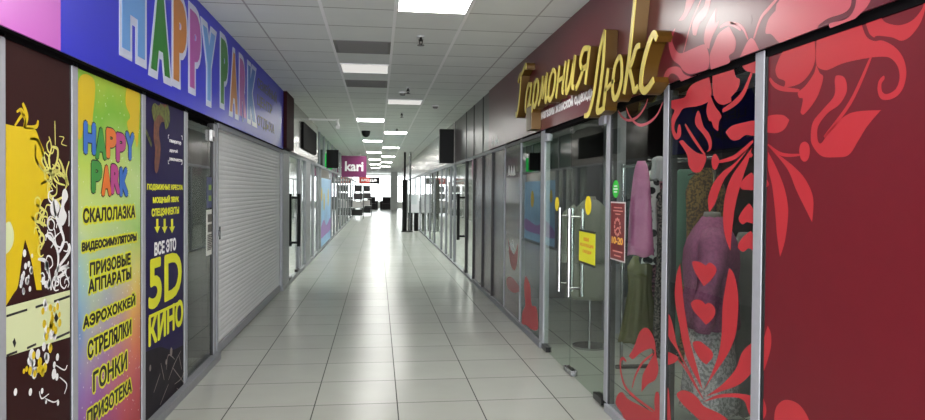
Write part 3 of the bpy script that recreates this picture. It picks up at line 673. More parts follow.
for t, xl, yt, yb, xr, o in (('СКАЛОЛАЗКА', 250, 207, 248, 405, 140), ('ВИДЕОСИМУЛЯТОРЫ', 246, 310, 338, 409, 140), ('ПРИЗОВЫЕ', 270, 370, 408, 391, 140), ('АППАРАТЫ', 266, 2, 39, 393, 280),
                             ('АЭРОХОККЕЙ', 250, 105, 146, 405, 280), ('СТРЕЛЯЛКИ', 264, 186, 236, 393, 280), ('ГОНКИ', 280, 278, 336, 380, 280), ('ПРИЗОТЕКА', 262, 395, 440, 394, 280)):
    args = (xl/3, yt/3+o, yb/3+o, xr/3)
    bm = bmesh.new(); y0, z1 = onx(XL, args[0], args[1]); _, z0 = onx(XL, args[0], args[2]); y1, _ = onx(XL, args[3], args[1])
    text_fit(bm, t, XL+.001, .0006, y0, y1, z0, z1, dil=.016, nd=8); link('yellow_edging', bm, MAT['citron'], p2)
    bm = bmesh.new(); text_px(bm, t, XL+.002, .0006, *args, dil=.0045); link('black_lettering', bm, MAT['ink'], p2)
# cinema banner
p3 = panel('poster_banner', 4.53, 5.381, MAT['navy'], 'dark navy poster banner with yellow cinema lettering between rainbow banner and glass pane', 'poster')
q = lambda pts: cz(3.82, (140, 90), pts)
art(p3, 'creature_picture', mat('rust_print', (110, 62, 40), .5, vary=.5, scale=25), [q([(55,110),(62,70),(80,55),(105,60),(110,95),(95,120),(80,125),(72,160),(78,220),(72,290),(62,318),(55,290),(58,230),(52,180)])])
art(p3, 'leafy_crest', mat('olive_print', (96, 104, 40), .5, vary=.6, scale=30), [q([(45,75),(55,50),(75,65),(78,50),(95,68),(105,55),(113,90),(112,125),(98,150),(90,110),(70,95),(55,120)])], [(q([(20,150),(30,175),(44,215)]), .03), (q([(24,165),(36,185),(45,210)]), .02)], dx=.0012)
art(p3, 'dark_picture', mat('dark_print', (30, 24, 32), .55, spec=.12, vary=.3, scale=9), [[(145.5,352,1),(160,347),(172,350),(183,345,1),(183,388,1),(145.5,425,1)]], dx=-.0004)
art(p3, 'pale_streak', mat('grey_streak_print', (128, 116, 112), .5), [], [(cz(2.4,(135,280), p), .008) for p in ([(75,215),(80,180),(95,190)],[(80,240),(95,200),(110,170)],[(60,300),(80,250)],[(95,250),(112,235),(118,215)],[(90,210),(120,250)],[(45,270),(60,225)],[(100,260),(130,280)],[(70,240),(62,200)],[(105,180),(112,215)])], [(171,352,.03),(166,362,.018),(150,368,.02)])
def word(parent, name, m, t, a, **k):
    bm = bmesh.new(); text_px(bm, t, XL+.001, .001, *a, **k); return link(name, bm, MAT[m], parent)
for t, a, d in (('ПОДВИЖНЫЕ КРЕСЛА', (147.2,184,190.5,182.6), .002), ('МОЩНЫЙ ЗВУК', (153,196,204,178.6), .003), ('СПЕЦЭФФЕКТЫ', (151.8,208.7,217.8,178.8), .003), ('5D', (149.2,262,309,181.2), .014), ('КИНО', (149,318,346,182.6), .010)):
    word(p3, 'yellow_lettering', 'citron', t, a, dil=d, nd=8)
bm = bmesh.new(); ribbon(bm, XL+.001, .001, [(149,317),(181,302)], .022, 1, sub=2); link('yellow_rule', bm, MAT['citron'], p3)
for u in (157.2, 164.6, 172):
    bm = bmesh.new(); plate(bm, XL+.001, .001, [(u-1,219,1),(u+1,218.7,1),(u+1,226.5,1),(u+2.8,226.2,1),(u,233,1),(u-2.8,227,1),(u-1,226.8,1)]); link('yellow_arrow', bm, MAT['citron'], p3)
word(p3, 'white_lettering', 'white', 'ВСЕ ЭТО', (154.6,243,255.5,175.8), dil=.005)
for t, a in (('генератор', (169.5,139.3,142.8,181)), ('другой', (169.5,148.5,152,177.5)), ('реальности', (169.5,157.6,161,182))): word(p3, 'white_lettering', 'white', t, a, dil=.002)
for pts in ([(169,135),(168.2,135.3),(168.2,138.6)], [(181.2,136),(182.2,136),(182.2,140)], [(168.2,160),(168.2,163.5),(169,163.7)], [(182.2,160),(182.2,164),(181.2,164.2)]):
    bm = bmesh.new(); ribbon(bm, XL+.001, .001, pts, .008, 1, sub=1); link('white_bracket', bm, MAT['white'], p3)
# on the glass pane beside the shutter
GXL = -1.492
def sheet(name, X, th, us, vs, m, label, cat, group=None):
    (y0, z1), (y1, _), (_, z0) = onx(X, us[0], vs[0]), onx(X, us[1], vs[0]), onx(X, us[0], vs[1])
    return tag(link(name, B(X, X+th, min(y0,y1), max(y0,y1), z0, z1), m), label, cat, group), (y0, y1, z0, z1)
o, bx = sheet('paper_notice', GXL, .002, (206.3, 213.6), (210, 256), MAT['paper'], 'white printed notice on the glass pane beside the roller shutter', 'notice')
bm = bmesh.new(); y0, y1, z0, z1 = bx
for k in range(9):
    zz = z1-.22-(z1-z0-.26)*k/9; box(bm, GXL+.002, GXL+.003, y0+.03, y1-.04-.03*(k % 3), zz-.012, zz)
for a, b in ((.02, .09), (.11, .18)): box(bm, GXL+.002, GXL+.003, y0+.04, y1-.08, z1-b-.02, z1-a-.02)
link('printed_text', bm, mat('grey_print', (96, 92, 86), .6), o)
o, bx = sheet('door_sticker', GXL, .002, (206.8, 212.6), (177, 208), mat('blue_sticker', (74, 78, 120), .5), 'blue and green sticker on the glass pane directly above the white notice', 'sticker')
bm = bmesh.new(); y0, y1, z0, z1 = bx
for a, b in ((.25, .42), (.6, .78)): box(bm, GXL+.002, GXL+.003, y0+.06, y1-.06, z1-(z1-z0)*b, z1-(z1-z0)*a)
link('green_field', bm, mat('green_sticker', (150, 180, 70), .5), o)
o = empty('wall_sensor', (-1.47, 6.2, 2.0), 'small white sensor box at the top of the glass pane beside the shutter', 'sensor')
link('housing', B(-1.492, -1.462, 6.21, 6.32, 2.0, 2.10, bev=.012), MAT['white'], o); link('lens', B(-1.462, -1.459, 6.23, 6.29, 2.0, 2.04, bev=.001), MAT['vent'], o)
# roller shutter
sh = empty('roller_shutter', (-1.5, 8.56, 0), 'closed pale grey roller shutter of narrow horizontal slats under the blue sign', 'shutter')
prof = []
z = .10
while z < 2.13:
    for k in range(5): prof.append((-1.508+.005*math.sin(math.pi*k/5)**.7 if k else -1.509, z+.046*k/5))
    z += .046
bm = bmesh.new(); ya, yb = 6.47, 10.66
va = [bm.verts.new((x, ya, zz)) for x, zz in prof]; vb = [bm.verts.new((x, yb, zz)) for x, zz in prof]
vc = [bm.verts.new((-1.53, yy, zz)) for yy in (ya, yb) for zz in (prof[0][1], prof[-1][1])]
for k in range(len(prof)-1): bm.faces.new((va[k], vb[k], vb[k+1], va[k+1]))
bm.faces.new((vc[0], vc[1], vc[3], vc[2])); bm.faces.new((va[0], vc[0], vc[2], vb[0])); bm.faces.new((va[-1], vb[-1], vc[3], vc[1]))
link('curtain', bm, MAT['shutter'], sh)
link('bottom_bar', B(-1.53, -1.488, ya, yb, .012, .10, bev=.004), MAT['alulight'], sh)
link('guide_rail', B(-1.54, -1.465, 6.434, 6.47, 0, 2.17), MAT['alu'], sh); link('guide_rail', B(-1.54, -1.465, 10.66, 10.70, 0, 2.17), MAT['alu'], sh)
link('head_box', B(-1.56, -1.455, 6.434, 10.70, 2.14, ZF-.006), MAT['alulight'], sh)
bm = bmesh.new(); tube(bm, [(-1.50, 6.56, 1.16), (-1.475, 6.56, 1.16)], .03, 14); box(bm, -1.478, -1.47, 6.54, 6.58, 1.10, 1.22)
link('lock', bm, MAT['chrome'], sh)

# ================================================================== CEILING FITTINGS
def light(xi, yi, m, label, group='lit ceiling panels'):
    x0 = -.4666+.6*xi+.012; y0 = 5.6+.6*yi+.007
    o = empty('ceiling_light', (x0+.288, y0+.293, CEIL-.004), label, 'ceiling light', group)
    bm = bmesh.new()
    for q in ((x0, x0+.012, y0, y0+.586), (x0+.564, x0+.576, y0, y0+.586), (x0+.012, x0+.564, y0, y0+.012), (x0+.012, x0+.564, y0+.574, y0+.586)): box(bm, *q, CEIL-.012, CEIL-.0005)
    link('frame', bm, MAT['white'], o); link('diffuser', B(x0+.012, x0+.564, y0+.012, y0+.574, CEIL-.008, CEIL-.001), MAT[m], o)
light(1, -1, 'lamp', 'bright square ceiling light at the top edge, nearest of all')
light(0, 4, 'lampdim', 'dim white ceiling panel in the left column, nearest of its column')
light(1, 9, 'lampdim', 'dim white ceiling panel in the right column, beyond the sprinkler head')
far = 'one of the bright ceiling lights far down the corridor'
for xi, yi in ((0, 14), (1, 19), (0, 24), (1, 29), (0, 34), (1, 39), (0, 44), (1, 49), (0, 54), (1, 59), (0, 64)): light(xi, yi, 'lamp', far, 'far ceiling lights')
for xi, yi in ((0, -6), (1, -11), (0, -15)): light(xi, yi, 'lamp', 'lit ceiling panel behind the camera', 'ceiling lights behind the camera')
for xi, yi, lb in ((0, 2, 'darker grey ceiling vent panel nearer than the dim light of the left column'), (0, 6, 'second darker grey ceiling vent panel of the left column')):
    x0 = -.4666+.6*xi+.014; y0 = 5.6+.6*yi+.009
    bm = bmesh.new(); box(bm, x0, x0+.572, y0, y0+.582, CEIL-.006, CEIL-.0005)
    o = tag(link('ceiling_vent', bm, MAT['vent']), lb, 'vent')
    bm = bmesh.new()
    for k in range(12): box(bm, x0+.03, x0+.542, y0+.03+k*.045, y0+.05+k*.045, CEIL-.011, CEIL-.006)
    link('louvre', bm, MAT['vent'], o)
def sprinkler(x, y, lb):
    o = empty('sprinkler', (x, y, CEIL), lb, 'sprinkler', 'ceiling sprinklers')
    bm = bmesh.new(); tube(bm, [(x, y, CEIL), (x, y, CEIL-.012)], .035, 16); link('rosette', bm, MAT['steel'], o)
    bm = bmesh.new(); tube(bm, [(x, y, CEIL-.01), (x, y, CEIL-.05)], .012, 10); tube(bm, [(x-.018, y, CEIL-.03), (x-.012, y, CEIL-.07), (x, y, CEIL-.085)], .005, 6); tube(bm, [(x+.018, y, CEIL-.03), (x+.012, y, CEIL-.07), (x, y, CEIL-.085)], .005, 6)
    link('body', bm, MAT['darkmetal'], o)
    bm = bmesh.new(); tube(bm, [(x, y, CEIL-.085), (x, y, CEIL-.09)], .034, 12); link('deflector', bm, MAT['darkmetal'], o)
sprinkler(.40, 6.5, 'dark sprinkler head on the ceiling nearest the bright light'); sprinkler(.42, 9.75, 'small sprinkler head on the ceiling between the two dim lights'); sprinkler(.44, 12.9, 'third sprinkler head on the ceiling beyond the right dim light'); sprinkler(.44, 16.1, 'farthest of the ceiling sprinkler heads')
def detector(x, y, lb):
    o = empty('smoke_detector', (x, y, CEIL), lb, 'smoke detector')
    bm = bmesh.new(); tube(bm, [(x, y, CEIL), (x, y, CEIL-.02)], .06, 18); link('base', bm, MAT['white'], o)
    bm = bmesh.new(); tube(bm, [(x, y, CEIL-.02), (x, y, CEIL-.05)], [.05, .035], 18); link('cap', bm, MAT['vent'], o)
detector(.98, 11.7, 'small grey smoke detector on the ceiling near the right wall'); detector(.36, 10.2, 'small smoke detector on the ceiling right column between two sprinklers')
o = empty('dome_camera', (-.307, 17.0, CEIL), 'black dome security camera hanging from the ceiling above the corridor', 'camera')
bm = bmesh.new(); tube(bm, [(-.307, 17, CEIL), (-.307, 17, CEIL-.05)], .11, 18); link('base', bm, MAT['black'], o)
bm = bmesh.new(); bmesh.ops.create_uvsphere(bm, u_segments=16, v_segments=8, radius=.1, matrix=Matrix.Translation((-.307, 17, CEIL-.06))); link('dome', bm, MAT['black'], o, True)
o = empty('bullet_camera', (-.83, 14.1, CEIL), 'white security camera on a bar below the ceiling near the left wall', 'camera')
bm = bmesh.new(); tube(bm, [(FL+.002, 14.1, CEIL-.04), (-.83, 14.1, CEIL-.04)], .02, 8); link('arm', bm, MAT['white'], o)
bm = bmesh.new(); tube(bm, [(-.83, 14.1, CEIL-.02), (-.83, 14.1, CEIL-.14), (-.82, 14.0, CEIL-.2)], [.03, .035, .045], 12); link('housing', bm, MAT['white'], o)

# ================================================================== RIGHT DOOR AND WINDOW NOTICES
NX = XR-.003
def rsheet(name, us, vs, m, label, cat, X=NX):
    (y0, z1), (y1, _), (_, z0) = onx(X, us[0], vs[0]), onx(X, us[1], vs[0]), onx(X, us[0], vs[1])
    return tag(link(name, B(X, X+.002, min(y0,y1), max(y0,y1), z0, z1), m), label, cat), (y0, y1, z0, z1)
o, (y0, y1, z0, z1) = rsheet('paper_sign', (579.2, 595.2), (230.5, 261), mat('yellow_paper', (226, 226, 40), .5), 'yellow square notice with orange words hanging on the glass door', 'notice')
bm = bmesh.new()
for i, (t, a, b) in enumerate((('НОВАЯ', .3, .62), ('КОЛЛЕКЦИЯ', .1, .9), ('СКИДКИ', .25, .78))): text_fit(bm, t, NX-.001, .001, y0+(y1-y0)*a, y0+(y1-y0)*b, z1-.075-.05*i, z1-.045-.05*i, bold=.02)
link('orange_lettering', bm, mat('orange_print', (216, 130, 40), .5), o)
bm = bmesh.new()
for a, b in ((z1-.004, z1+.012), (z0-.012, z0+.006)): box(bm, NX-.001, NX+.002, y1, y0, a, b)
link('dark_rail', bm, MAT['ink'], o)
def dot(u, v, r, m, label):
    y, z = onx(NX, u, v); bm = bmesh.new(); disc(bm, NX, .002, y, z, r, r, 28); return tag(link('round_sticker', bm, m), label, 'sticker'), y, z
ys = mat('yellow_sticker', (238, 214, 20), .5)
dot(588, 205.5, .075, ys, 'round yellow sticker on the near leaf of the glass door'); dot(556.8, 204, .065, ys, 'round yellow sticker on the far leaf of the glass door')
o, y, z = dot(615.6, 189, .062, mat('green_round_sticker', (40, 190, 50), .5), 'round green sticker on the shop window above the opening hours poster')
bm = bmesh.new()
for k, w in ((-.02, .03), (0, .04), (.02, .03)): box(bm, NX-.001, NX, y-w, y+w, z+k-.005, z+k+.005)
link('white_print', bm, MAT['white'], o)
o, (y0, y1, z0, z1) = rsheet('hours_poster', (610.7, 625.4), (201.5, 259), mat('white_border', (205, 198, 198), .5), 'dark red opening hours poster on the window beside the glass door', 'poster')
bm = B(NX-.001, NX, y1+.01, y0-.01, z0+.01, z1-.01); pr = link('red_field', bm, mat('dark_red_print', (112, 30, 32), .5, vary=.2, scale=12), o)
bm = bmesh.new(); w = y1-y0
text_fit(bm, '10-20', NX-.002, .001, y0+w*.12, y0+w*.88, z0+.115, z0+.165, bold=.04); link('orange_lettering', bm, mat('amber_print', (232, 170, 70), .5), o)
bm = bmesh.new()
for k in range(12):
    a = 2*math.pi*k/12; disc(bm, NX-.002, .001, y0+w*.5+.055*math.cos(a), (z0+z1)/2+.03+.055*math.sin(a), .012, .012, 8)
ribbon(bm, NX-.002, .001, [(y0+w*.3, z0+.19), (y0+w*.55, z0+.23), (y0+w*.75, z0+.19)], .012, .5, px=False)
for i, (a, b) in enumerate(((.25, .8), (.2, .85), (.35, .7))): box(bm, NX-.002, NX-.001, y0+w*b, y0+w*a, z1-.045-.022*i, z1-.037-.022*i)
for i, (a, b) in enumerate(((.2, .85), (.3, .75))): box(bm, NX-.002, NX-.001, y0+w*b, y0+w*a, z0+.06-.03*i, z0+.07-.03*i)
link('pale_ornament', bm, mat('salmon_print', (216, 140, 130), .5), o)

# ================================================================== INSIDE THE BOUTIQUE
def cloth(name, a, b=None, kind='noise', scale=20, rough=.85):
    m = bpy.data.materials.new(name); m.use_nodes = True; nt = m.node_tree; N = nt.nodes.new; L = nt.links.new
    p = nt.nodes['Principled BSDF']; p.inputs['Roughness'].default_value = rough; p.inputs['Specular IOR Level'].default_value = .2
    p.inputs['Base Color'].default_value = rgb(*a)
    if b is not None:
        tc = N('ShaderNodeTexCoord')
        if kind == 'spots':
            t = N('ShaderNodeTexVoronoi'); t.inputs['Scale'].default_value = scale; L(tc.outputs['Object'], t.inputs['Vector']); o_ = t.outputs['Distance']; lo, hi = .44, .50
        else:
            t = N('ShaderNodeTexNoise'); t.inputs['Scale'].default_value = scale; t.inputs['Detail'].default_value = 3; L(tc.outputs['Object'], t.inputs['Vector']); o_ = t.outputs['Fac']; lo, hi = .46, .56
        r = N('ShaderNodeValToRGB'); L(o_, r.inputs[0]); e = r.color_ramp.elements
        e[0].position, e[0].color = lo, rgb(*a); e[1].position, e[1].color = hi, rgb(*b)
        L(r.outputs[0], p.inputs['Base Color'])
    return m
def garment(label, name, cx, cy, zt, zb, w, d, m, flare=1.0, sleeves=0, folds=7, amp=.12, cat='garment', group='clothes on the rail', strap=False, seed=0):
    """hung across the rail: w half width along X, d half depth along Y"""
    rn = random.Random(seed); ph = rn.uniform(0, 6); rings = []; n = 48; lv = 16
    for j in range(lv+1):
        t = j/lv
        if strap == 'taper': k = .32 + .5*t**.45 + (flare-.82)*t
        elif t < .12: k = .28 + .72*math.sin(t/.12*math.pi/2) if not strap else .55+.45*t/.12
        elif t < .4: k = 1 - .14*math.sin((t-.12)/.28*math.pi/2)
        else: k = .86 + (flare-.86)*(t-.4)/.6
        kd = .35 + .65*min(1, t/.15)
        zz = zt + (zb-zt)*t
        ring = []
        for i in range(n):
            th = 2*math.pi*i/n; f = 1 + amp*min(1, t*1.6)*math.sin(folds*th+ph+t*1.1) + .03*math.sin(3*th+ph*2+t*5)
            ring.append((cx + w*k*f*math.cos(th), cy + d*kd*f*math.sin(th)*(1+.25*(k-1)), zz + (.012*math.sin(folds*th+ph) if j == lv else 0)))
        rings.append(ring)
    o = empty(name, (cx, cy, zb), label, cat, group)
    link('body', loft(bmesh.new(), rings), m, o, True)
    if sleeves:
        for s in (-1, 1):
            bm = bmesh.new(); x0 = cx+s*w*.82
            tube(bm, [(x0, cy, zt-.05), (x0+s*.05, cy-.01, zt-.14), (x0+s*.075, cy-.02, zt-.3), (x0+s*.07, cy-.03, zt-sleeves*.75), (x0+s*.065, cy-.03, zt-sleeves)], [.055, .075, .07, .058, .05], 16)
            link('sleeve', bm, m, o, True)
    return o
RX = 2.16
def wy(X, u): return onx(X, u, 200)[0]
rail = empty('clothes_rail', (RX, 4.6, 0), 'metal clothes rail full of garments behind the shop window', 'clothes rail')
RZ = 1.80
bm = bmesh.new(); tube(bm, [(RX, 4.12, RZ), (RX, 5.75, RZ)], .014, 10); link('hanging_bar', bm, MAT['chrome'], rail)
for yy in (4.12, 5.75):
    bm = bmesh.new(); tube(bm, [(RX, yy, .03), (RX, yy, RZ+.02)], .015, 10); link('post', bm, MAT['chrome'], rail)
    bm = bmesh.new(); tube(bm, [(RX-.05, yy, .02), (RX+.25, yy, .02)], .018, 10); link('foot', bm, MAT['black'], rail)
cl = [('burgundy and pink patterned dress on the rail beside the spotted blouse', 'dress', 657, 1.72, .75, .13, .045, cloth('burgundy_print', (54, 20, 34), (168, 110, 128), 'noise', 55), 1.05, 0, 2),
      ('black and white lace dress on the rail just beyond the window post', 'dress', 672, 1.66, .35, .12, .05, cloth('black_lace', (22, 20, 22), (128, 116, 112), 'noise', 70), 1.1, 0, 3),
      ('pale green dress hanging on the rail between dark dresses', 'dress', 684, 1.74, .5, .14, .05, cloth('sage_satin', (92, 128, 112)), 1.1, 0, 4),
      ('brown and gold patterned dress at the right end of the rail', 'dress', 705, 1.74, .45, .14, .06, cloth('gold_brown_print', (66, 48, 30), (136, 110, 62), 'noise', 70), 1.05, 0, 5)]
hanger0 = None
for lb, nm, u, zt, zb, w, d, m, fl, sl, sd in cl:
    yy = wy(RX, u); garment(lb, nm, RX, yy, zt, zb, w, d, m, fl, sl, seed=sd)
    hk = [(RX, yy, zt+.0), (RX, yy, RZ-.02), (RX+.022, yy, RZ), (RX, yy, RZ+.022), (RX-.02, yy, RZ+.005)]
    if hanger0 is None:
        bm = bmesh.new(); tube(bm, hk, .003, 6); tube(bm, [(RX-.12, yy, zt-.03), (RX, yy, zt+.004), (RX+.12, yy, zt-.03)], .006, 6)
        hanger0 = tag(link('clothes_hanger', bm, MAT['black']), 'black hanger inside a garment on the rail', 'hanger', 'hangers on the rail'); hy = yy
    else:
        h = hanger0.copy(); COL.objects.link(h); h.location = hanger0.location + Vector((0, yy-hy, 0))
jy = wy(1.89, 641)
bm = bmesh.new()
for q in ((1.89, jy), (2.07, wy(2.07, 652.5)), (1.9, wy(1.9, 659))): tube(bm, [(RX, q[1], RZ), (q[0]+.045, q[1], RZ+.01)], .006, 8)
link('side_arm', bm, MAT['chrome'], rail)
garment('pale pink jacket hanging nearest the window at the left end of the clothes rail', 'jacket', 1.89, jy, 1.80, 1.12, .09, .085, cloth('pink_fleece', (206, 122, 170), (196, 112, 160), 'noise', 8), 1.15, 0, folds=4, amp=.07, strap='taper', seed=0)
garment('white blouse with black spots hanging close beside the pink jacket', 'blouse', 2.07, wy(2.07, 652.5), 1.74, 1.04, .085, .05, cloth('spotted_fabric', (30, 28, 32), (226, 224, 226), 'spots', 16), 1.15, 0, folds=5, amp=.08, strap='taper', seed=1)
garment('olive green pleated skirt hanging low under the pink jacket', 'skirt', 2.02, wy(2.02, 641), 1.08, .42, .10, .07, cloth('olive_pleats', (92, 90, 44)), 1.6, 0, folds=11, amp=.1, strap=True, seed=9)
garment('silver grey satin dress hanging close to the right window post', 'dress', 2.38, wy(2.38, 750), 1.32, .16, .13, .10, cloth('silver_satin', (128, 130, 128), rough=.4), 1.05, 0, folds=8, amp=.1, strap=True, seed=11, group=None)
garment('small white ruffled top hanging beside the window post', 'top', 1.9, wy(1.9, 659), 1.82, 1.66, .05, .05, cloth('white_ruffle', (170, 166, 170)), 1.2, 0, folds=9, amp=.2, seed=12)
# mannequin with mauve sweater and lace skirt
def mannequin(cx, cy, label, torso_m, skirt_m, sl_m, zs=1.43, skirt_bot=.3, names=('sweater', 'skirt'), scale=1.0, turn=0):
    o = empty('mannequin', (cx, cy, 0), label, 'mannequin')
    bm = bmesh.new(); tube(bm, [(cx, cy, 0), (cx, cy, .02)], .17, 24); link('base', bm, MAT['chrome'], o)
    bm = bmesh.new(); tube(bm, [(cx, cy, .02), (cx, cy, .85)], .014, 10); link('pole', bm, MAT['chrome'], o)
    skin = mat('mannequin_skin', (120, 112, 106), .5)
    bm = bmesh.new(); tube(bm, [(cx, cy, zs-.03), (cx, cy, zs+.01), (cx, cy, zs+.03)], [.06, .05, .045], 16); link('neck', bm, skin, o, True)
    prof = [(0, .05, .05), (.02, .085, .06), (.07, .135, .09), (.13, .175, .115), (.19, .20, .13), (.28, .20, .135), (.42, .185, .125), (.56, .20, .135), (.64, .205, .14)]
    rings = []
    for dz, a, b in prof:
        rings.append([(cx+b*scale*math.cos(2*math.pi*i/36)*(1+.03*math.sin(5*i)), cy+a*scale*math.sin(2*math.pi*i/36), zs-dz+.004*math.sin(i*1.3)) for i in range(36)])
    body = link(names[0], loft(bmesh.new(), rings), torso_m, o, True)
    for s in (-1, 1):
        bm = bmesh.new(); y0 = cy+s*.155*scale
        tube(bm, [(cx, y0-s*.03, zs-.10), (cx, y0+s*.045, zs-.17), (cx-.01, y0+s*.085, zs-.28), (cx-.03, y0+s*.09, zs-.44), (cx-.05, y0+s*.085, zs-.60), (cx-.055, y0+s*.08, zs-.64)], [.065, .085, .078, .07, .062, .045], 18)
        link('sleeve', bm, torso_m, body, True)
    rings = []
    for j in range(11):
        t = j/10; k = 1+.35*t
        rings.append([(cx+.125*k*math.cos(2*math.pi*i/48)*(1+.07*t*math.sin(8*2*math.pi*i/48)), cy+.185*k*math.sin(2*math.pi*i/48)*(1+.07*t*math.sin(8*2*math.pi*i/48)), zs-.62+(skirt_bot-zs+.62)*t) for i in range(48)])
    link(names[1], loft(bmesh.new(), rings), skirt_m, o, True)
    o.rotation_euler.z = turn
    return o
mannequin(1.98, 3.80, 'mannequin in a mauve sweater and pale lace skirt behind the flowered window', cloth('mauve_knit', (150, 84, 120), (134, 72, 106), 'noise', 60), cloth('lace_fabric', (190, 186, 188), (140, 136, 140), 'noise', 60), None, turn=R(-25), scale=1.2)
mannequin(2.14, 6.6, 'mannequin in a long grey coat standing behind the glass door', cloth('grey_wool', (122, 122, 112)), cloth('grey_wool_skirt', (118, 118, 108)), None, zs=1.5, skirt_bot=.5, names=('coat', 'coat_skirt'), scale=1.0, turn=R(75))
# unseen ceiling panels added to brighten the boutique clothes, rack further in
for i, (x, y) in enumerate(((2.35, 3.2), (2.5, 5.0), (2.15, 5.9))):
    o = empty('ceiling_light', (x, y, CEIL), 'added ceiling light over the boutique clothes, out of view', 'ceiling light', 'added boutique lights')
    link('frame', B(x-.3, x+.3, y-.3, y+.3, CEIL-.012, CEIL-.001), MAT['white'], o); link('diffuser', B(x-.27, x+.27, y-.27, y+.27, CEIL-.016, CEIL-.012), emit('boutique_fill_%d' % i, (255, 250, 240), (9, 9, 9)[i]), o)

# ================================================================== FAR SHOPS
emit_shop = emit('far_shop_fill', (255, 253, 248), 60)  # lamps added inside the far shops so their panes look whitish
for i, (x, y) in enumerate([(-2.8, yy) for yy in (13, 17, 21, 26, 31, 37, 43)] + [(3.4, yy) for yy in (12, 16, 20, 25, 30, 36, 42)]):
    o = empty('ceiling_light', (x, y, CEIL), 'added ceiling light whitening a far shop', 'ceiling light', 'added far shop lights')
    link('frame', B(x-.3, x+.3, y-.3, y+.3, CEIL-.012, CEIL-.001), MAT['white'], o); link('diffuser', B(x-.27, x+.27, y-.27, y+.27, CEIL-.016, CEIL-.012), emit_shop, o)
# hanging magenta sign
hs = empty('hanging_sign', (-.93, 27, 2.1), 'magenta hanging sign with white lowercase word across the corridor', 'sign')
link('board', B(-1.44, -.46, 26.96, 27.04, 2.1, 2.94, bev=.01), MAT['magenta'], hs)
def text_xz(bm, s, Y, th, x0, x1, z0, z1, bold):
    vs, fs = text_geo(s, bold); a0, a1 = min(v.x for v in vs), max(v.x for v in vs); h0, h1 = min(v.y for v in vs), max(v.y for v in vs)
    nv = [bm.verts.new((x0+(x1-x0)*(v.x-a0)/(a1-a0), Y, z0+(z1-z0)*(v.y-h0)/(h1-h0))) for v in vs]
    fl = [bm.faces.new([nv[i] for i in f]) for f in fs]
    r = bmesh.ops.extrude_face_region(bm, geom=fl)
    for v in r['geom']:
        if isinstance(v, bmesh.types.BMVert): v.co.y -= th
bm = bmesh.new(); text_xz(bm, 'kari', 26.958, .01, -1.30, -.58, 2.33, 2.72, .03); link('white_lettering', bm, MAT['white'], hs)
bm = bmesh.new()
for x in (-1.2, -.7): tube(bm, [(x, 27, 2.935), (x, 27, CEIL)], .01, 8)
link('hanger_rod', bm, MAT['steel'], hs)
# black projecting sign box and green lit sign
o = empty('projecting_sign', (-1.28, 19.5, 2.2), 'black sign box sticking out from the left wall before the magenta sign', 'sign')
link('case', B(-1.46, -1.12, 19.42, 19.58, 2.2, 2.72, bev=.01), MAT['black'], o)
o = tag(link('wall_sign', B(-1.46, -1.43, 19.8, 21.3, 2.22, 2.66), emit('green_lit_face', (40, 210, 90), .8)), 'green lit sign on the left wall behind the black sign box', 'sign')
# dark raised sign on the silver band
o = empty('raised_sign', (FL, 13.6, 2.45), 'dark raised letter sign on the silver band left of the corridor', 'sign')
link('board', B(FL, FL+.05, 12.75, 15.4, 2.35, 2.84, bev=.01), MAT['soffit'], o)
# blue window poster
o = empty('window_poster', (XL, 19.7, .06), 'blue window poster with yellow dots on the left shopfront', 'poster')
link('backing', B(-1.51, -1.49, 17.80, 21.73, .06, 1.9), mat('blue_poster', (150, 198, 238), .4, vary=.12, scale=2), o)
bm = bmesh.new()
for yy, zz, r in ((20.6, 1.35, .22), (19.1, 1.25, .2), (18.3, 1.45, .15)): disc(bm, -1.489, .002, yy, zz, r, r*1.2)
link('yellow_dot', bm, MAT['yellow'], o)
bm = bmesh.new(); extr(bm, cm([(17.9, .5), (19.0, .75), (20.0, .55), (21.6, .7), (21.6, .35), (19.5, .3), (17.9, .3)], True), -1.489, .002); link('violet_band', bm, mat('violet_print', (170, 130, 200), .5), o)
# terminal and posts on the right
o = empty('payment_terminal', (1.1, 26.6, 0), 'pale grey payment terminal on dark legs at the right of the corridor', 'terminal')
link('cabinet', B(1.18, 1.60, 26.3, 26.8, .72, 1.45, bev=.02), MAT['steel'], o); link('screen', B(1.22, 1.5, 26.285, 26.302, 1.05, 1.4), mat('pale_screen', (196, 204, 206), .2), o)
for x in (1.27, 1.5): link('leg', B(x-.08, x+.08, 26.35, 26.75, 0, .72, bev=.01), MAT['black'], o)
o = empty('banner_stand', (1.12, 25.6, 0), 'slim dark display stand in front of the payment terminal', 'display stand')
bm = bmesh.new(); tube(bm, [(1.02, 26.0, 0), (1.02, 26.0, 2.0)], .09, 12); tube(bm, [(1.02, 26.0, 2.0), (1.02, 26.0, CEIL)], .04, 12); link('post', bm, MAT['black'], o)
bm = bmesh.new(); tube(bm, [(1.22, 25.8, 0), (1.22, 25.8, CEIL)], .04, 10); link('chrome_pole', bm, MAT['chrome'], o)
link('base', B(.9, 1.32, 25.7, 26.12, 0, .03), MAT['black'], o)
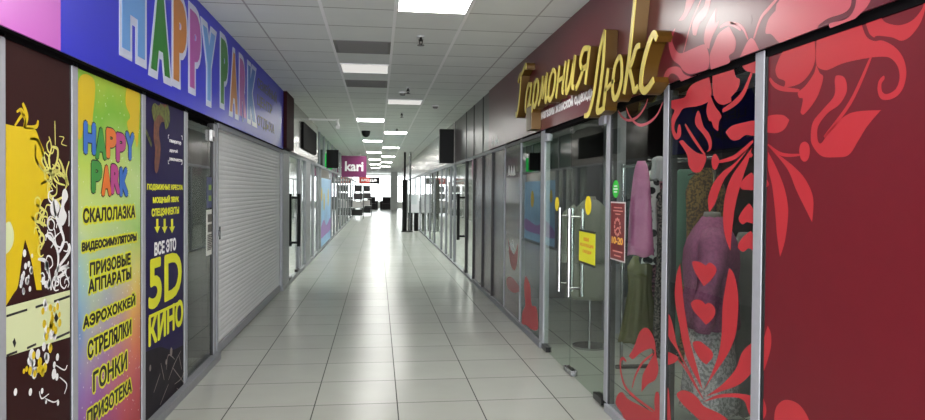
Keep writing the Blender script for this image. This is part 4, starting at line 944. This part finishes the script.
# stock stands on the left far away
for i, (x, y, lb) in enumerate(((-1.15, 38, 'dark merchandise stand in the left far end of the corridor'), (-.75, 43, 'second merchandise stand behind the dark stand at the far end'))):
    o = empty('display_rack', (x, y, 0), lb, 'display rack')
    bm = bmesh.new()
    for sx in (-.35, .35):
        for sy in (-.25, .25): tube(bm, [(x+sx, y+sy, 0), (x+sx, y+sy, 1.9)], .02, 8)
    link('frame', bm, MAT['chrome'], o)
    for z in (.15, .6, 1.05, 1.5): link('shelf', B(x-.36, x+.36, y-.26, y+.26, z, z+.03), MAT['steel'], o)
    for k, (z, c) in enumerate(((.18, (30, 30, 32)), (.63, (196, 190, 190)), (1.08, (60, 56, 60)), (1.53, (40, 36, 38)))):
        link('goods', B(x-.3+.05*k, x+.3-.04*(k % 2), y-.22, y+.2, z, z+.34, bev=.04), mat('goods_%d_%d' % (i, k), c, .6), o)
for i, (x, lb) in enumerate(((-.55, 'dark armchair by the bright far windows, left one'), (.72, 'dark armchair by the bright far windows, right one'))):
    y = 57; o = empty('armchair', (x, y, 0), lb, 'armchair')
    dk = mat('dark_upholstery_%d' % i, (48, 40, 44), .7)
    link('seat', B(x-.35, x+.35, y-.4, y+.4, 0, .5, bev=.05), dk, o); link('backrest', B(x-.35, x+.35, y+.25, y+.45, .5, 1.05, bev=.06), dk, o)
    for s in (-1, 1): link('armrest', B(x+s*.45-.1, x+s*.45+.1, y-.4, y+.45, 0, .72, bev=.05), dk, o)
o = empty('hanging_sign', (-.7, 45, 2.0), 'red and black hanging sign with white word at the far end', 'sign')
link('black_board', B(-.55, .1, 44.95, 45.05, 2.03, 2.45), MAT['black'], o); link('red_board', B(-1.25, -.55, 44.95, 45.05, 2.03, 2.45), mat('red_sign', (190, 60, 50), .5), o)
bm = bmesh.new(); text_xz(bm, 'мода', 44.948, .01, -1.1, -.1, 2.13, 2.35, .03); link('white_lettering', bm, MAT['white'], o)
bm = bmesh.new()
for x in (-1.1, 0): tube(bm, [(x, 45, 2.44), (x, 45, CEIL)], .012, 6)
link('hanger_rod', bm, MAT['steel'], o)
